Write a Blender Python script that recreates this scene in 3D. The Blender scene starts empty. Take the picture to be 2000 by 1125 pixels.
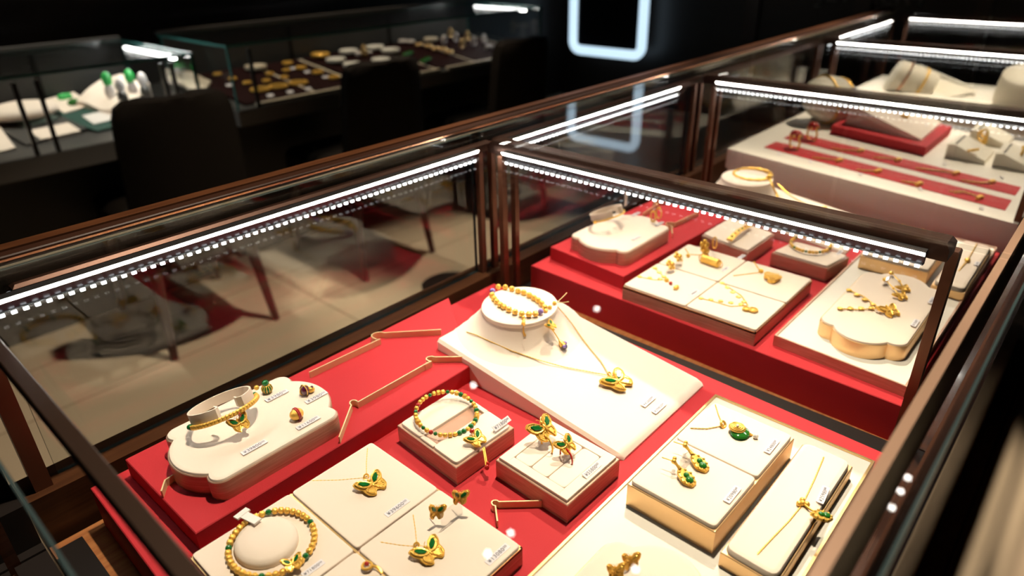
import bpy, math, random
from mathutils import Vector, Matrix
random.seed(7)
PI = math.pi
SC = bpy.context.scene
COL = SC.collection
U, Z0 = .26, 1.222                      # metres per layout unit, height of the layout origin above the floor


def hp(x, y, z):
    return Vector((x * U, y * U, Z0 + z * U))


def hz(z):
    return Z0 + z * U


# ------------------------------------------------------------------ materials
def mat(name, color, rough=.5, metal=0., spec=.5, bump=None, emit=None, alpha=None, coat=0., vary=None, sheen=0., trans=0.):
    m = bpy.data.materials.new(name)
    m.use_nodes = True
    nt = m.node_tree
    b = nt.nodes['Principled BSDF']
    b.inputs['Base Color'].default_value = (*color, 1)
    b.inputs['Roughness'].default_value = rough
    b.inputs['Metallic'].default_value = metal
    b.inputs['Specular IOR Level'].default_value = spec
    b.inputs['Coat Weight'].default_value = coat
    b.inputs['Coat Roughness'].default_value = .08
    b.inputs['Sheen Weight'].default_value = sheen
    b.inputs['Transmission Weight'].default_value = trans
    if emit:
        b.inputs['Emission Color'].default_value = (*emit[0], 1)
        b.inputs['Emission Strength'].default_value = emit[1]
    tc = None
    if bump or vary:
        tc = nt.nodes.new('ShaderNodeTexCoord')
        mp = nt.nodes.new('ShaderNodeMapping')
        nt.links.new(tc.outputs['Object'], mp.inputs['Vector'])
        tc = mp
    if bump:
        scale, strength, stretch = bump
        tc.inputs['Scale'].default_value = stretch
        n = nt.nodes.new('ShaderNodeTexNoise')
        n.inputs['Scale'].default_value = scale
        n.inputs['Detail'].default_value = 4
        nt.links.new(tc.outputs['Vector'], n.inputs['Vector'])
        bp = nt.nodes.new('ShaderNodeBump')
        bp.inputs['Strength'].default_value = strength
        bp.inputs['Distance'].default_value = .001
        nt.links.new(n.outputs['Fac'], bp.inputs['Height'])
        nt.links.new(bp.outputs['Normal'], b.inputs['Normal'])
    if vary:
        c2, scale, stretch = vary
        if not bump:
            tc.inputs['Scale'].default_value = stretch
        n = nt.nodes.new('ShaderNodeTexNoise')
        n.inputs['Scale'].default_value = scale
        n.inputs['Detail'].default_value = 5
        nt.links.new(tc.outputs['Vector'], n.inputs['Vector'])
        r = nt.nodes.new('ShaderNodeValToRGB')
        r.color_ramp.elements[0].position = .35
        r.color_ramp.elements[1].position = .65
        r.color_ramp.elements[0].color = (*color, 1)
        r.color_ramp.elements[1].color = (*c2, 1)
        nt.links.new(n.outputs['Fac'], r.inputs['Fac'])
        nt.links.new(r.outputs['Color'], b.inputs['Base Color'])
    return m


def glass_mat(name, tint=(.97, .985, .98)):
    """clear sheet glass: Fresnel mirror over a see-through body"""
    m = bpy.data.materials.new(name)
    m.use_nodes = True
    nt = m.node_tree
    nt.nodes.clear()
    out = nt.nodes.new('ShaderNodeOutputMaterial')
    mix = nt.nodes.new('ShaderNodeMixShader')
    tr = nt.nodes.new('ShaderNodeBsdfTransparent')
    tr.inputs['Color'].default_value = (*tint, 1)
    gl = nt.nodes.new('ShaderNodeBsdfGlossy')
    gl.inputs['Roughness'].default_value = 0.0
    fr = nt.nodes.new('ShaderNodeFresnel')
    ge = nt.nodes.new('ShaderNodeNewGeometry')
    mr = nt.nodes.new('ShaderNodeMapRange')
    mr.inputs['To Min'].default_value = 1.5
    mr.inputs['To Max'].default_value = 1 / 1.5
    nt.links.new(ge.outputs['Backfacing'], mr.inputs['Value'])
    nt.links.new(mr.outputs['Result'], fr.inputs['IOR'])
    nt.links.new(fr.outputs['Fac'], mix.inputs['Fac'])
    nt.links.new(tr.outputs['BSDF'], mix.inputs[1])
    nt.links.new(gl.outputs['BSDF'], mix.inputs[2])
    nt.links.new(mix.outputs['Shader'], out.inputs['Surface'])
    return m


M = {}
M['red'] = mat('red_leatherette', (.53, .034, .044), .62, spec=.14, bump=(900, .15, (1, 1, 1)))
M['cream'] = mat('cream_leatherette', (.86, .74, .63), .6, spec=.3, bump=(1200, .08, (1, 1, 1)))
M['white_board'] = mat('white_board', (.84, .80, .72), .45, spec=.3)
M['ivory'] = mat('ivory_board', (.80, .75, .63), .5, spec=.3)
M['plastic'] = mat('white_plastic', (.88, .83, .79), .3, spec=.5)
M['acrylic'] = glass_mat('clear_acrylic', (.93, .93, .93))
M['gold'] = mat('polished_gold', (1.0, .61, .12), .30, .56, bump=(500, .25, (1, 1, 1)))
M['gold_bead'] = mat('chased_gold', (1.0, .61, .12), .34, .52, bump=(420, .7, (1, 1, 1)))
M['gold_rim'] = mat('brushed_gold_trim', (.86, .60, .28), .38, 1.0, bump=(60, .1, (1, 1, 12)))
M['brass'] = mat('satin_brass_strip', (.82, .66, .36), .42, .15, bump=(150, .08, (1, 1, 10)))
M['rose'] = mat('brushed_rose_gold', (.66, .43, .32), .45, .40, bump=(40, .10, (1, 1, 22)), vary=((.50, .29, .20), 26, (1, 1, 22)))
M['apricot'] = mat('apricot_gold_metal', (.93, .62, .32), .42, .85, bump=(80, .06, (1, 1, 8)))
M['green'] = mat('green_enamel', (.006, .15, .028), .12, spec=.6, coat=.6)
M['jade'] = mat('green_jade', (.02, .17, .02), .1, spec=.6, coat=.5)
M['bright_jade'] = mat('bright_jade', (.05, .55, .12), .2, spec=.6, coat=.4)
M['redenamel'] = mat('red_enamel', (.50, .02, .015), .15, spec=.6, coat=.5)
M['purple'] = mat('purple_enamel', (.10, .01, .05), .15, spec=.6, coat=.6)
M['violet'] = mat('violet_gem', (.30, .20, .62), .06, spec=.9, coat=.8)
M['navy'] = mat('dark_blue_gem', (.03, .03, .16), .06, spec=.9, coat=.8)
M['pearl'] = mat('pearl', (.86, .80, .76), .2, spec=.6, coat=.5)
M['thread'] = mat('clear_thread', (.75, .66, .58), .3)
M['card'] = mat('price_card', (.82, .79, .83), .4)
M['ink'] = mat('blue_grey_ink', (.09, .09, .15), .6)
M['wood_dark'] = mat('dark_glossy_wood', (.060, .022, .011), .26, spec=.5, coat=.3, vary=((.035, .012, .006), 6, (1.5, 30, 30)))
M['post'] = mat('bronze_brown_frame', (.17, .068, .036), .3, .55, bump=(60, .06, (20, 20, 1)))
M['beam'] = mat('bronze_beam', (.075, .035, .024), .36, .6, bump=(40, .06, (1, 1, 1)))
M['copper'] = mat('copper_edge', (.72, .38, .24), .25, 1.0)
M['wood'] = mat('orange_wood', (.42, .17, .060), .38, spec=.4, vary=((.30, .105, .035), 5, (3, 40, 40)))
M['ledge'] = mat('darkened_wood', (.085, .032, .012), .35, spec=.4, vary=((.055, .019, .007), 5, (3, 40, 40)))  # the shadow along the ledge is put into this darker wood colour
M['rail'] = mat('dark_rail_wood', (.028, .011, .006), .42, spec=.25)
M['matte_black'] = mat('matte_black', (.006, .005, .005), .7, spec=.08)
M['beam_dark'] = mat('dark_bronze_beam', (.045, .024, .016), .4, .4)
M['bronze'] = mat('satin_bronze', (.50, .31, .22), .45, .25)
M['black'] = mat('black_trim', (.012, .009, .008), .35)
M['ledbody'] = mat('led_channel', (.05, .05, .055), .3, .5)
M['led'] = mat('led_diffuser', (1, 1, 1), .5, emit=((1.0, .93, .84), 52))
M['leddot'] = mat('led_chip', (1, 1, 1), .5, emit=((.93, .95, 1.0), 6))
M['ledfar'] = mat('counter_led', (1, 1, 1), .5, emit=((1, .98, .95), 22))
M['mirrorlight'] = mat('mirror_light_tube', (1, 1, 1), .5, emit=((.56, .76, .92), 1.05))
M['lamp'] = mat('downlight_lens', (1, 1, 1), .5, emit=((1, .93, .85), 22))
M['darkglass'] = mat('dark_mirror', (.006, .006, .007), .05, spec=.3)
M['steel'] = mat('brushed_steel', (.55, .53, .50), .3, 1.0)
M['glass'] = glass_mat('clear_glass')
M['teal'] = mat('glass_edge', (.035, .13, .12), .12, spec=.8)
M['edge'] = mat('glass_edge_dark', (.035, .06, .065), .2, spec=.5)
M['floor'] = None
M['wall'] = mat('dark_brown_wall', (.010, .0055, .004), .45)
M['panel'] = mat('brown_wall_panel', (.020, .007, .004), .35)
M['ceil'] = mat('black_ceiling', (.006, .005, .005), .8)
M['chair'] = mat('black_brown_upholstery', (.0052, .0040, .0028), .8, spec=.08, bump=(400, .1, (1, 1, 1)))
M['leg'] = mat('dark_red_wood_leg', (.030, .010, .008), .35)
M['grey'] = mat('grey_lacquer', (.060, .058, .054), .4)
M['greydark'] = mat('dark_grey_lacquer', (.016, .015, .013), .5, spec=.2)
M['velvet'] = mat('dark_red_velvet', (.016, .003, .003), .8, spec=.1)
M['warm_gold'] = mat('soft_lit_gold', (.95, .55, .10), .4, .35)
M['greenboard'] = mat('dark_green_board', (.012, .06, .045), .6)
M['mint'] = mat('pale_mint_board', (.42, .56, .48), .6)
M['chalk'] = mat('white_disc', (.85, .83, .76), .5)
M['strip'] = mat('beige_strip', (.74, .65, .50), .4)
M['decalgreen'] = mat('decal_green', (.16, .30, .14), .5)
M['letters'] = mat('grey_letters', (.10, .10, .10), .5)


def floor_mat():
    m = bpy.data.materials.new('beige_floor_tile')
    m.use_nodes = True
    nt = m.node_tree
    b = nt.nodes['Principled BSDF']
    tc = nt.nodes.new('ShaderNodeTexCoord')
    br = nt.nodes.new('ShaderNodeTexBrick')
    br.offset = 0
    br.inputs['Color1'].default_value = (.50, .40, .285, 1)
    br.inputs['Color2'].default_value = (.46, .37, .26, 1)
    br.inputs['Mortar'].default_value = (.20, .15, .10, 1)
    br.inputs['Scale'].default_value = 1
    br.inputs['Mortar Size'].default_value = .003
    br.inputs['Brick Width'].default_value = 1.2
    br.inputs['Row Height'].default_value = .30
    nt.links.new(tc.outputs['Object'], br.inputs['Vector'])
    nt.links.new(br.outputs['Color'], b.inputs['Base Color'])
    b.inputs['Roughness'].default_value = .28
    b.inputs['Specular IOR Level'].default_value = .35
    return m


M['floor'] = floor_mat()


# ------------------------------------------------------------------ mesh building
class MB:
    def __init__(self):
        self.v, self.f, self.mi = [], [], []

    def add(self, verts, faces, X=None, mi=0):
        n = len(self.v)
        for p in verts:
            p = Vector(p)
            self.v.append(X @ p if X is not None else p)
        for f in faces:
            self.f.append([i + n for i in f])
            self.mi.append(mi)
        return self

    def box(self, a, b, X=None, mi=0):
        (x0, y0, z0), (x1, y1, z1) = a, b
        x0, x1 = min(x0, x1), max(x0, x1)
        y0, y1 = min(y0, y1), max(y0, y1)
        z0, z1 = min(z0, z1), max(z0, z1)
        v = [(x0, y0, z0), (x1, y0, z0), (x1, y1, z0), (x0, y1, z0), (x0, y0, z1), (x1, y0, z1), (x1, y1, z1), (x0, y1, z1)]
        f = [(0, 3, 2, 1), (4, 5, 6, 7), (0, 1, 5, 4), (1, 2, 6, 5), (2, 3, 7, 6), (3, 0, 4, 7)]
        return self.add(v, f, X, mi)

    def pane(self, a, b, axis, X=None):
        """glass sheet: two big faces clear (slot 0), the four narrow edges in slot 1"""
        (x0, y0, z0), (x1, y1, z1) = a, b
        v = [(x0, y0, z0), (x1, y0, z0), (x1, y1, z0), (x0, y1, z0), (x0, y0, z1), (x1, y0, z1), (x1, y1, z1), (x0, y1, z1)]
        f = [(0, 3, 2, 1), (4, 5, 6, 7), (0, 1, 5, 4), (1, 2, 6, 5), (2, 3, 7, 6), (3, 0, 4, 7)]
        big = {'z': (0, 1), 'y': (2, 4), 'x': (3, 5)}[axis]
        for i, q in enumerate(f):
            self.add([v[k] for k in q], [(0, 1, 2, 3)], X, 0 if i in big else 1)
        return self

    def loft(self, rings, cap0=True, cap1=True, closed=True, X=None, mi=0):
        n = len(rings[0])
        v = [p for r in rings for p in r]
        f = []
        for k in range(len(rings) - 1):
            for i in range(n if closed else n - 1):
                j = (i + 1) % n
                f.append((k * n + i, k * n + j, (k + 1) * n + j, (k + 1) * n + i))
        if cap0:
            f.append(tuple(reversed(range(n))))
        if cap1:
            f.append(tuple((len(rings) - 1) * n + i for i in range(n)))
        return self.add(v, f, X, mi)

    def poly(self, pts, profile, X=None, mi=0):
        """closed outline (x, y) raised through a profile of (inset, z)"""
        pts = ccw([(p[0], p[1]) for p in pts])
        profile = list(profile) + [(profile[-1][0] + .0003, profile[-1][1])]
        return self.loft([[(x, y, z) for x, y in inset(pts, d)] for d, z in profile], X=X, mi=mi)

    def tube(self, path, r, n=8, closed=False, X=None, mi=0, caps=True):
        path = [Vector(p) for p in path]
        N = len(path)
        rs = r if isinstance(r, (list, tuple)) else [r] * N
        rings, up = [], None
        for i, p in enumerate(path):
            if closed:
                t = path[(i + 1) % N] - path[i - 1]
            else:
                t = path[min(i + 1, N - 1)] - path[max(i - 1, 0)]
            t = t.normalized() if t.length > 1e-9 else Vector((1, 0, 0))
            if up is None:
                up = Vector((0, 0, 1)) if abs(t.z) < .9 else Vector((1, 0, 0))
            a = t.cross(up)
            a = a.normalized() if a.length > 1e-6 else t.orthogonal().normalized()
            b = a.cross(t).normalized()
            up = b
            rings.append([p + a * (math.cos(2 * PI * k / n) * rs[i]) + b * (math.sin(2 * PI * k / n) * rs[i]) for k in range(n)])
        if closed:
            rings.append(rings[0])
        return self.loft(rings, cap0=caps and not closed, cap1=caps and not closed, X=X, mi=mi)

    def sphere(self, c, r, s=(1, 1, 1), nu=12, nv=8, X=None, mi=0):
        c = Vector(c)
        rings = []
        for j in range(1, nv):
            th = PI * j / nv
            rings.append([(c.x + r * s[0] * math.sin(th) * math.cos(2 * PI * i / nu), c.y + r * s[1] * math.sin(th) * math.sin(2 * PI * i / nu),
                           c.z - r * s[2] * math.cos(th)) for i in range(nu)])
        n0 = len(rings)
        v = [p for q in rings for p in q] + [(c.x, c.y, c.z - r * s[2]), (c.x, c.y, c.z + r * s[2])]
        f = []
        for k in range(n0 - 1):
            for i in range(nu):
                j = (i + 1) % nu
                f.append((k * nu + i, k * nu + j, (k + 1) * nu + j, (k + 1) * nu + i))
        for i in range(nu):
            j = (i + 1) % nu
            f.append((n0 * nu, j, i))
            f.append((n0 * nu + 1, (n0 - 1) * nu + i, (n0 - 1) * nu + j))
        return self.add(v, f, X, mi)

    def cyl(self, p, q, r, n=12, mi=0, X=None):
        return self.tube([p, q], r, n, mi=mi, X=X)

    def ring(self, c, R, r, ax=(1, 0, 0), ay=(0, 1, 0), n=24, m=8, mi=0, b=None):
        c, ax, ay = Vector(c), Vector(ax), Vector(ay)
        b = R if b is None else b
        return self.tube([c + ax * (R * math.cos(2 * PI * k / n)) + ay * (b * math.sin(2 * PI * k / n)) for k in range(n)], r, m, closed=True, mi=mi)


def ccw(p):
    a = sum(p[i - 1][0] * p[i][1] - p[i][0] * p[i - 1][1] for i in range(len(p)))
    return list(p) if a > 0 else list(reversed(p))


def inset(p, d):
    if abs(d) < 1e-9:
        return list(p)
    out, n = [], len(p)
    for i in range(n):
        a, b, c = Vector(p[i - 1]), Vector(p[i]), Vector(p[(i + 1) % n])
        e1, e2 = (b - a).normalized(), (c - b).normalized()
        n1, n2 = Vector((-e1.y, e1.x)), Vector((-e2.y, e2.x))
        k = n1 + n2
        k = k / max(.35, k.dot(n1)) if k.length > 1e-6 else n1
        out.append((b.x + k.x * d, b.y + k.y * d))
    return out


def rounded(p, r, n=5):
    """round the corners of a convex outline"""
    p = ccw([(q[0], q[1]) for q in p])
    out = []
    for i in range(len(p)):
        a, b, c = Vector(p[i - 1]), Vector(p[i]), Vector(p[(i + 1) % len(p)])
        u, w = (a - b).normalized(), (c - b).normalized()
        s, e = b + u * r, b + w * r
        for k in range(n + 1):
            t = k / n
            q = s * (1 - t) ** 2 + b * 2 * t * (1 - t) + e * t * t
            out.append((q.x, q.y))
    return out


def rect(x0, y0, x1, y1):
    return [(x0, y0), (x1, y0), (x1, y1), (x0, y1)]


def para(a, b, c):
    """fourth corner of the parallelogram a, b, c"""
    return [(a[0], a[1]), (b[0], b[1]), (c[0], c[1]), (a[0] + c[0] - b[0], a[1] + c[1] - b[1])]


def lerp(a, b, t):
    return tuple(x + (y - x) * t for x, y in zip(a, b))


# ------------------------------------------------------------------ objects
def set_tags(o, label=None, cat=None, group=None, kind=None):
    if label:
        o['label'] = label
    if cat:
        o['category'] = cat
    if group:
        o['group'] = group
    if kind:
        o['kind'] = kind


def mesh_obj(name, mb, mats, origin, parent=None, smooth=38):
    me = bpy.data.meshes.new(name)
    origin = Vector(origin)
    me.from_pydata([tuple(p - origin) for p in mb.v], [], mb.f)
    if not isinstance(mats, (list, tuple)):
        mats = [mats]
    for m in mats:
        me.materials.append(m)
    if len(mats) > 1:
        for p, i in zip(me.polygons, mb.mi):
            p.material_index = i
    if smooth:
        for p in me.polygons:
            p.use_smooth = True
        me.set_sharp_from_angle(angle=math.radians(smooth))
    me.update()
    o = bpy.data.objects.new(name, me)
    COL.objects.link(o)
    if parent:
        o.parent = parent
    return o


class Thing:
    """an Empty at the base of a thing, with its parts as children"""

    def __init__(s, name, label, cat, loc, group=None, kind=None):
        s.o = Vector(loc)
        s.root = bpy.data.objects.new(name, None)
        s.root.empty_display_size = .01
        COL.objects.link(s.root)
        s.root.location = s.o
        set_tags(s.root, label, cat, group, kind)

    def part(s, name, mb, mats, parent=None, label=None, smooth=38, kind=None):
        ob = mesh_obj(name, mb, mats, s.o, parent or s.root, smooth)
        if label:
            ob['label'] = label
        if kind:
            ob['kind'] = kind
        return ob

    def inst(s, name, mesh, X, parent=None):
        ob = bpy.data.objects.new(name, mesh)
        COL.objects.link(ob)
        ob.parent = parent or s.root
        ob.matrix_local = Matrix.Translation(-s.o) @ X
        return ob


def single(name, mb, mats, label, cat, loc, group=None, kind=None, smooth=38):
    o = mesh_obj(name, mb, mats, loc, None, smooth)
    o.location = Vector(loc)
    set_tags(o, label, cat, group, kind)
    return o


def struct(name, mb, m):
    o = mesh_obj(name, mb, m, (0, 0, 0))
    o['kind'] = 'structure'
    return o


def dup(t, name, loc, label, group=None, rot=None):
    """copy of a thing with copies of its parts and sub-parts"""
    src = t.root if isinstance(t, Thing) else t
    r = src.copy()
    COL.objects.link(r)
    r.location = Vector(loc)
    if rot is not None:
        r.rotation_euler = rot
    r['label'] = label
    if group:
        r['group'] = group
    for ch in list(src.children):
        c = ch.copy()
        COL.objects.link(c)
        c.parent = r
        for g in list(ch.children):
            d = g.copy()
            COL.objects.link(d)
            d.parent = c
    return r


def frame(o, x, y):
    x = Vector(x).normalized()
    y = Vector(y)
    y = (y - x * y.dot(x)).normalized()
    z = x.cross(y)
    m = Matrix((x, y, z)).transposed().to_4x4()
    m.translation = Vector(o)
    return m


EX, EY, EZ = Vector((1, 0, 0)), Vector((0, 1, 0)), Vector((0, 0, 1))

# ------------------------------------------------------------------ room shell
FX0, FX1, FY0, FY1, CEIL = -2.2, 4.80, -2.2, 3.75, 2.80
mb = MB(); mb.box((FX0, FY0, -.1), (FX1, FY1, 0)); struct('floor', mb, M['floor'])
mb = MB(); mb.box((FX0, FY0, CEIL), (FX1, FY1, CEIL + .1)); struct('ceiling', mb, M['ceil'])
mb = MB(); mb.box((FX1, FY0, 0), (FX1 + .1, FY1, CEIL)); struct('wall_back', mb, M['wall'])
mb = MB(); mb.box((FX0, FY1, 0), (FX1, FY1 + .1, CEIL)); struct('wall_left', mb, M['wall'])
mb = MB(); mb.box((FX0, FY0 - .1, 0), (FX1, FY0, CEIL)); struct('wall_right', mb, M['wall'])
mb = MB(); mb.box((FX0 - .1, FY0, 0), (FX0, FY1, CEIL)); struct('wall_front', mb, M['wall'])
for i, (y0, y1) in enumerate(((1.35, 1.45), (.72, .80), (-.35, -.25), (2.05, 2.15))):
    mb = MB(); mb.box((FX1 - .03, y0, 0), (FX1, y1, CEIL)); struct('trim_%d' % (i + 1), mb, M['panel'])

# lettering on the back wall
cu = bpy.data.curves.new('lettering', 'FONT')
cu.body = 'JEWELRY'
cu.size = .16
cu.extrude = .004
cu.align_x = 'CENTER'
tmp = bpy.data.objects.new('tmp', cu)
COL.objects.link(tmp)
bpy.context.view_layer.update()
me = bpy.data.meshes.new_from_object(tmp.evaluated_get(bpy.context.evaluated_depsgraph_get()))
bpy.data.objects.remove(tmp)
me.materials.append(M['letters'])
lo = bpy.data.objects.new('wall_lettering', me)
COL.objects.link(lo)
lo.matrix_world = frame((4.7892,1.3618,0.8255), (0, -1, 0), (0, 0, 1))
set_tags(lo, 'grey letters of a shop sign high on the dark back wall', 'lettering')

# tall lit mirror by the back wall
xm = 4.66
ml, mr_, mbz, mtz = 3.52, 2.875, .40, 2.30
t = Thing('lit_mirror', 'tall dark mirror with a glowing pale blue rounded frame by the back wall', 'mirror', (xm, 3.2, mbz))
path = []
for cx, cz, a0 in ((mr_, mbz, 270), (ml, mbz, 180), (ml, mtz, 90), (mr_, mtz, 0)):
    sx = 1 if cx == ml else -1
    for k in range(7):
        a = math.radians(a0 - 90 * 0)
    rr = .07
    ccx, ccz = cx - sx * rr, cz + (rr if cz == mbz else -rr)
    a_s = {270: 0, 180: 0, 90: 0, 0: 0}[a0]
    s0, s1 = {(-1, 1): (180, 270), (1, 1): (270, 360), (1, -1): (0, 90), (-1, -1): (90, 180)}[(sx, 1 if cz == mbz else -1)]
    for k in range(7):
        a = math.radians(s0 + (s1 - s0) * k / 6)
        path.append((xm, ccx + rr * math.cos(a), ccz + rr * math.sin(a)))
mb = MB(); mb.tube(path, .036, 10, closed=True); t.part('light_frame', mb, M['mirrorlight'])
mb = MB(); mb.box((xm + .005, mr_ + .02, mbz + .02), (xm + .03, ml - .02, mtz - .02)); t.part('mirror_glass', mb, M['darkglass'])

# recessed ceiling downlights (seen mirrored in the glass tops)
LAMPS = [(5.22, 4.88), (4.73, 4.88), (11.5, 7.83), (7.48, 7.88), (10.17, .88), (9.78, .88), (9.33, .88), (5.87, 3.17)]
NAMES = ['over the aisle, nearest the first showcase', 'over the aisle, beside the one nearest the showcase', 'over the far end of the chairs', 'over the middle chair',
         'over the staff side, farthest of three in a row', 'over the staff side, middle of three in a row', 'over the staff side, nearest of three in a row', 'over the second showcase']
for (x, y), nm in zip(LAMPS, NAMES):
    t = Thing('ceiling_downlight', 'small round ceiling downlight ' + nm, 'ceiling light', (x * U, y * U, CEIL), 'ceiling downlights')
    mb = MB(); mb.tube([(x * U, y * U, CEIL - .001), (x * U, y * U, CEIL - .035)], [.042, .040], 20); t.part('housing', mb, M['black'])
    mb = MB(); mb.tube([(x * U, y * U, CEIL - .035), (x * U, y * U, CEIL - .040)], [.014, .013], 20); t.part('lens', mb, M['lamp'])

# ------------------------------------------------------------------ showcase row
zD, zP, zT, zL = hz(-1.87), hz(-1.69), hz(-1.605), hz(-1.525)
YF, YB = 2.41, .30                       # post lines (customer side, staff side)
DIV = [.25, 2.47, 4.77, 7.25, 9.75]      # x of the lit face of each divider
PW = .055
WORD = {0: 'nearest, dark neighbouring', 1: 'first', 2: 'second', 3: 'third', 4: 'farthest'}


def led_run(t, a, b, toward, parent=None):
    """LED bar from a to b (points at its lower edge), lit face toward the goods, with chips below"""
    a, b = Vector(a), Vector(b)
    d = (b - a)
    L = d.length
    d.normalize()
    w = Vector(toward)
    X = frame(a, d, w)
    up = X.to_3x3() @ Vector((0, 0, 1))
    s = 1 if up.z > 0 else -1
    # slim lens leaning down toward the goods, in a dark channel
    mb = MB(); mb.add([(0, .0035, 0), (L, .0035, 0), (L, .0105, s * .0112), (0, .0105, s * .0112)], [(0, 1, 2, 3) if s > 0 else (3, 2, 1, 0)], X)
    mb.add([(0, .0030, 0), (L, .0030, 0), (L, .0100, s * .0112), (0, .0100, s * .0112)], [(3, 2, 1, 0) if s > 0 else (0, 1, 2, 3)], X)
    o = t.part('led_strip', mb, M['led'], label='glowing white strip', smooth=0)
    mb = MB(); mb.loft([[(x, 0, -s * .0024), (x, .0052, -s * .0024), (x, .0042, -s * .0008), (x, .0100, s * .0114), (x, 0, s * .0118)] for x in (0, L)], X=X); t.part('led_channel', mb, M['ledbody'], o)
    mb = MB()
    n = int(L / .0085)
    for i in range(n):
        x = (i + .5) * L / n
        mb.box((x - .0019, .0040, -s * .0050), (x + .0019, .0062, -s * .0024), X=X)
    t.part('led_chips', mb, M['leddot'], o)


def showcase(k, x0, x1, led_y, led_x, shell=True):
    t = Thing('display_case', WORD[k] + ' wood framed glass jewellery showcase of the counter row', 'showcase', hp((x0 + x1) / 2, 1.3, -4.7), 'showcases in the counter row')
    xa, xb = x0 + .145, x1 + .10
    xg = x0 + .03
    # counter body down to the floor and the deck inside
    mb = MB(); mb.box(hp(xa - .04, .17, -4.7), hp(xb, 2.55, -1.93)); t.part('counter_body', mb, M['wood_dark'])
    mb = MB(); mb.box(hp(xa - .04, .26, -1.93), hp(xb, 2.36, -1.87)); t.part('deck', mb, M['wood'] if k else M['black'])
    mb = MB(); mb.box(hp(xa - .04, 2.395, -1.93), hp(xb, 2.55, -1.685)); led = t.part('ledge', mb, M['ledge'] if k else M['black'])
    mb = MB(); mb.box(hp(xa - .04, 2.355, -1.93), hp(xb, 2.395, -1.86)); t.part('groove_trim', mb, M['black'])
    mb = MB(); mb.box(hp(xa - .04, .17, -1.93), hp(xb, .26, -1.80)); t.part('staff_side_kerb', mb, M['wood_dark'])
    # posts: two at the customer side on each face of the divider, one at the staff side
    for (px, py, zt, w, d) in ((x1 - .030, 2.44, -.965, .032, .03), (x1 - .015, 2.29, -.985, .036, .03), (x0 + .065, 2.44, -.955, .032, .03), (x0 + .080, 2.29, -.985, .032, .03),
                               (x1 + .148, .287, -1.0, .060, .035)):
        if k == 1 and px < 1:
            continue
        mb = MB()
        mb.poly(rect(px * U, py * U, (px + w) * U, (py + d) * U), [(0, zD), (0, hz(zt) - .002), (.0012, hz(zt))])
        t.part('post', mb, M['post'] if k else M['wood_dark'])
    # foot rail of the divider
    mb = MB(); mb.box(hp(x1, .26, -1.87), hp(x1 + .09, 2.28, -1.81)); r = t.part('foot_rail', mb, M['black'])
    mb = MB(); mb.box(hp(x1 - .012, .26, -1.87), hp(x1, 2.28, -1.835)); t.part('foot_rail_edge', mb, M['copper'], r)
    # beams
    if k:
        mb = MB(); mb.poly([(p[0], p[1]) for p in (hp(x0 + .10, 2.425, 0), hp(x1 + .055, 2.425, 0), hp(x1 + .055, 2.47, 0), hp(x0 + .10, 2.47, 0))],
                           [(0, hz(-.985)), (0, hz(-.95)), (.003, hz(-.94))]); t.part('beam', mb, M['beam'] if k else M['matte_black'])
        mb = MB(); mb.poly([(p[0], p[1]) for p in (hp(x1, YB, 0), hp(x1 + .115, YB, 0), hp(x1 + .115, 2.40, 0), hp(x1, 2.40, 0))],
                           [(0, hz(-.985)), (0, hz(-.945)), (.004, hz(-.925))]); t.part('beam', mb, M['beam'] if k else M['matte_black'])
    if led_y:
        led_run(t, hp(led_y[0], 2.425, -.998), hp(led_y[1], 2.425, -.998), (0, -1, 0))
    if led_x:
        led_run(t, hp(x1, led_x[0], -.998), hp(x1, led_x[1], -.998), (-1, 0, 0))
    if shell:
        mb = MB(); mb.pane(hp(xg, 2.478, -1.684), hp(x1 - .035, 2.498, -.90), 'y'); t.part('front_glass', mb, [M['glass'], M['edge']])
        xt = .085 if k == 1 else xg - .10
        mb = MB(); mb.pane(hp(xt, .075, -.90), hp(x1 - .08, 2.475, -.88), 'z'); t.part('top_glass', mb, [M['glass'], M['glass']])
        mb = MB(); mb.box(hp(xg - .10, .068, -.90), hp(x1 - .08, .0745, -.88)); t.part('glass_edge', mb, M['edge'], label='greenish polished edge of the top glass')
    return t


t = showcase(0, -2.0, .05, None, None, False)
mb = MB(); mb.box(hp(-1.9, 2.478, -1.684), hp(.14, 2.498, -.93)); t.part('added_dark_sheet', mb, M['matte_black'])  # added black sheet in place of glass, keeps the lit floor out of view
CASE = {}
for k in (1, 2, 3, 4):
    CASE[k] = showcase(k, DIV[k - 1] + (0 if k == 1 else 0), DIV[k], {1: (.28, 2.39), 2: (2.60, 4.42), 3: None, 4: (7.36, 9.4)}[k],
                       {1: (.36, 2.27), 2: (.30, 2.28), 3: (.30, 2.28), 4: (.30, 2.28)}[k])
# the first showcase's near end: its own beam over the two near corner posts
t = CASE[1]
mb = MB(); mb.box(hp(.16, .17, -4.7), hp(.39, 2.55, -1.93)); t.part('counter_body', mb, M['wood_dark'])
mb = MB(); mb.box(hp(.16, .26, -1.93), hp(.39, 2.36, -1.87)); t.part('deck', mb, M['wood'])
mb = MB(); mb.box(hp(.16, 2.395, -1.93), hp(.39, 2.55, -1.685)); t.part('ledge', mb, M['ledge'])
mb = MB(); mb.poly([(p[0], p[1]) for p in (hp(.198, YB, 0), hp(.237, YB, 0), hp(.237, 2.47, 0), hp(.198, 2.47, 0))], [(0, hz(-.975)), (0, hz(-.95)), (.001, hz(-.945))])
t.part('end_beam', mb, M['beam_dark'])
for py in (2.43, YB):
    mb = MB(); mb.box(hp(.195, py, -1.87), hp(.25, py + .045, -.96)); t.part('post', mb, M['post'])
mb = MB(); mb.box(hp(.165, .26, -1.90), hp(.25, 2.28, -1.83)); t.part('foot_rail', mb, M['black'])

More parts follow.
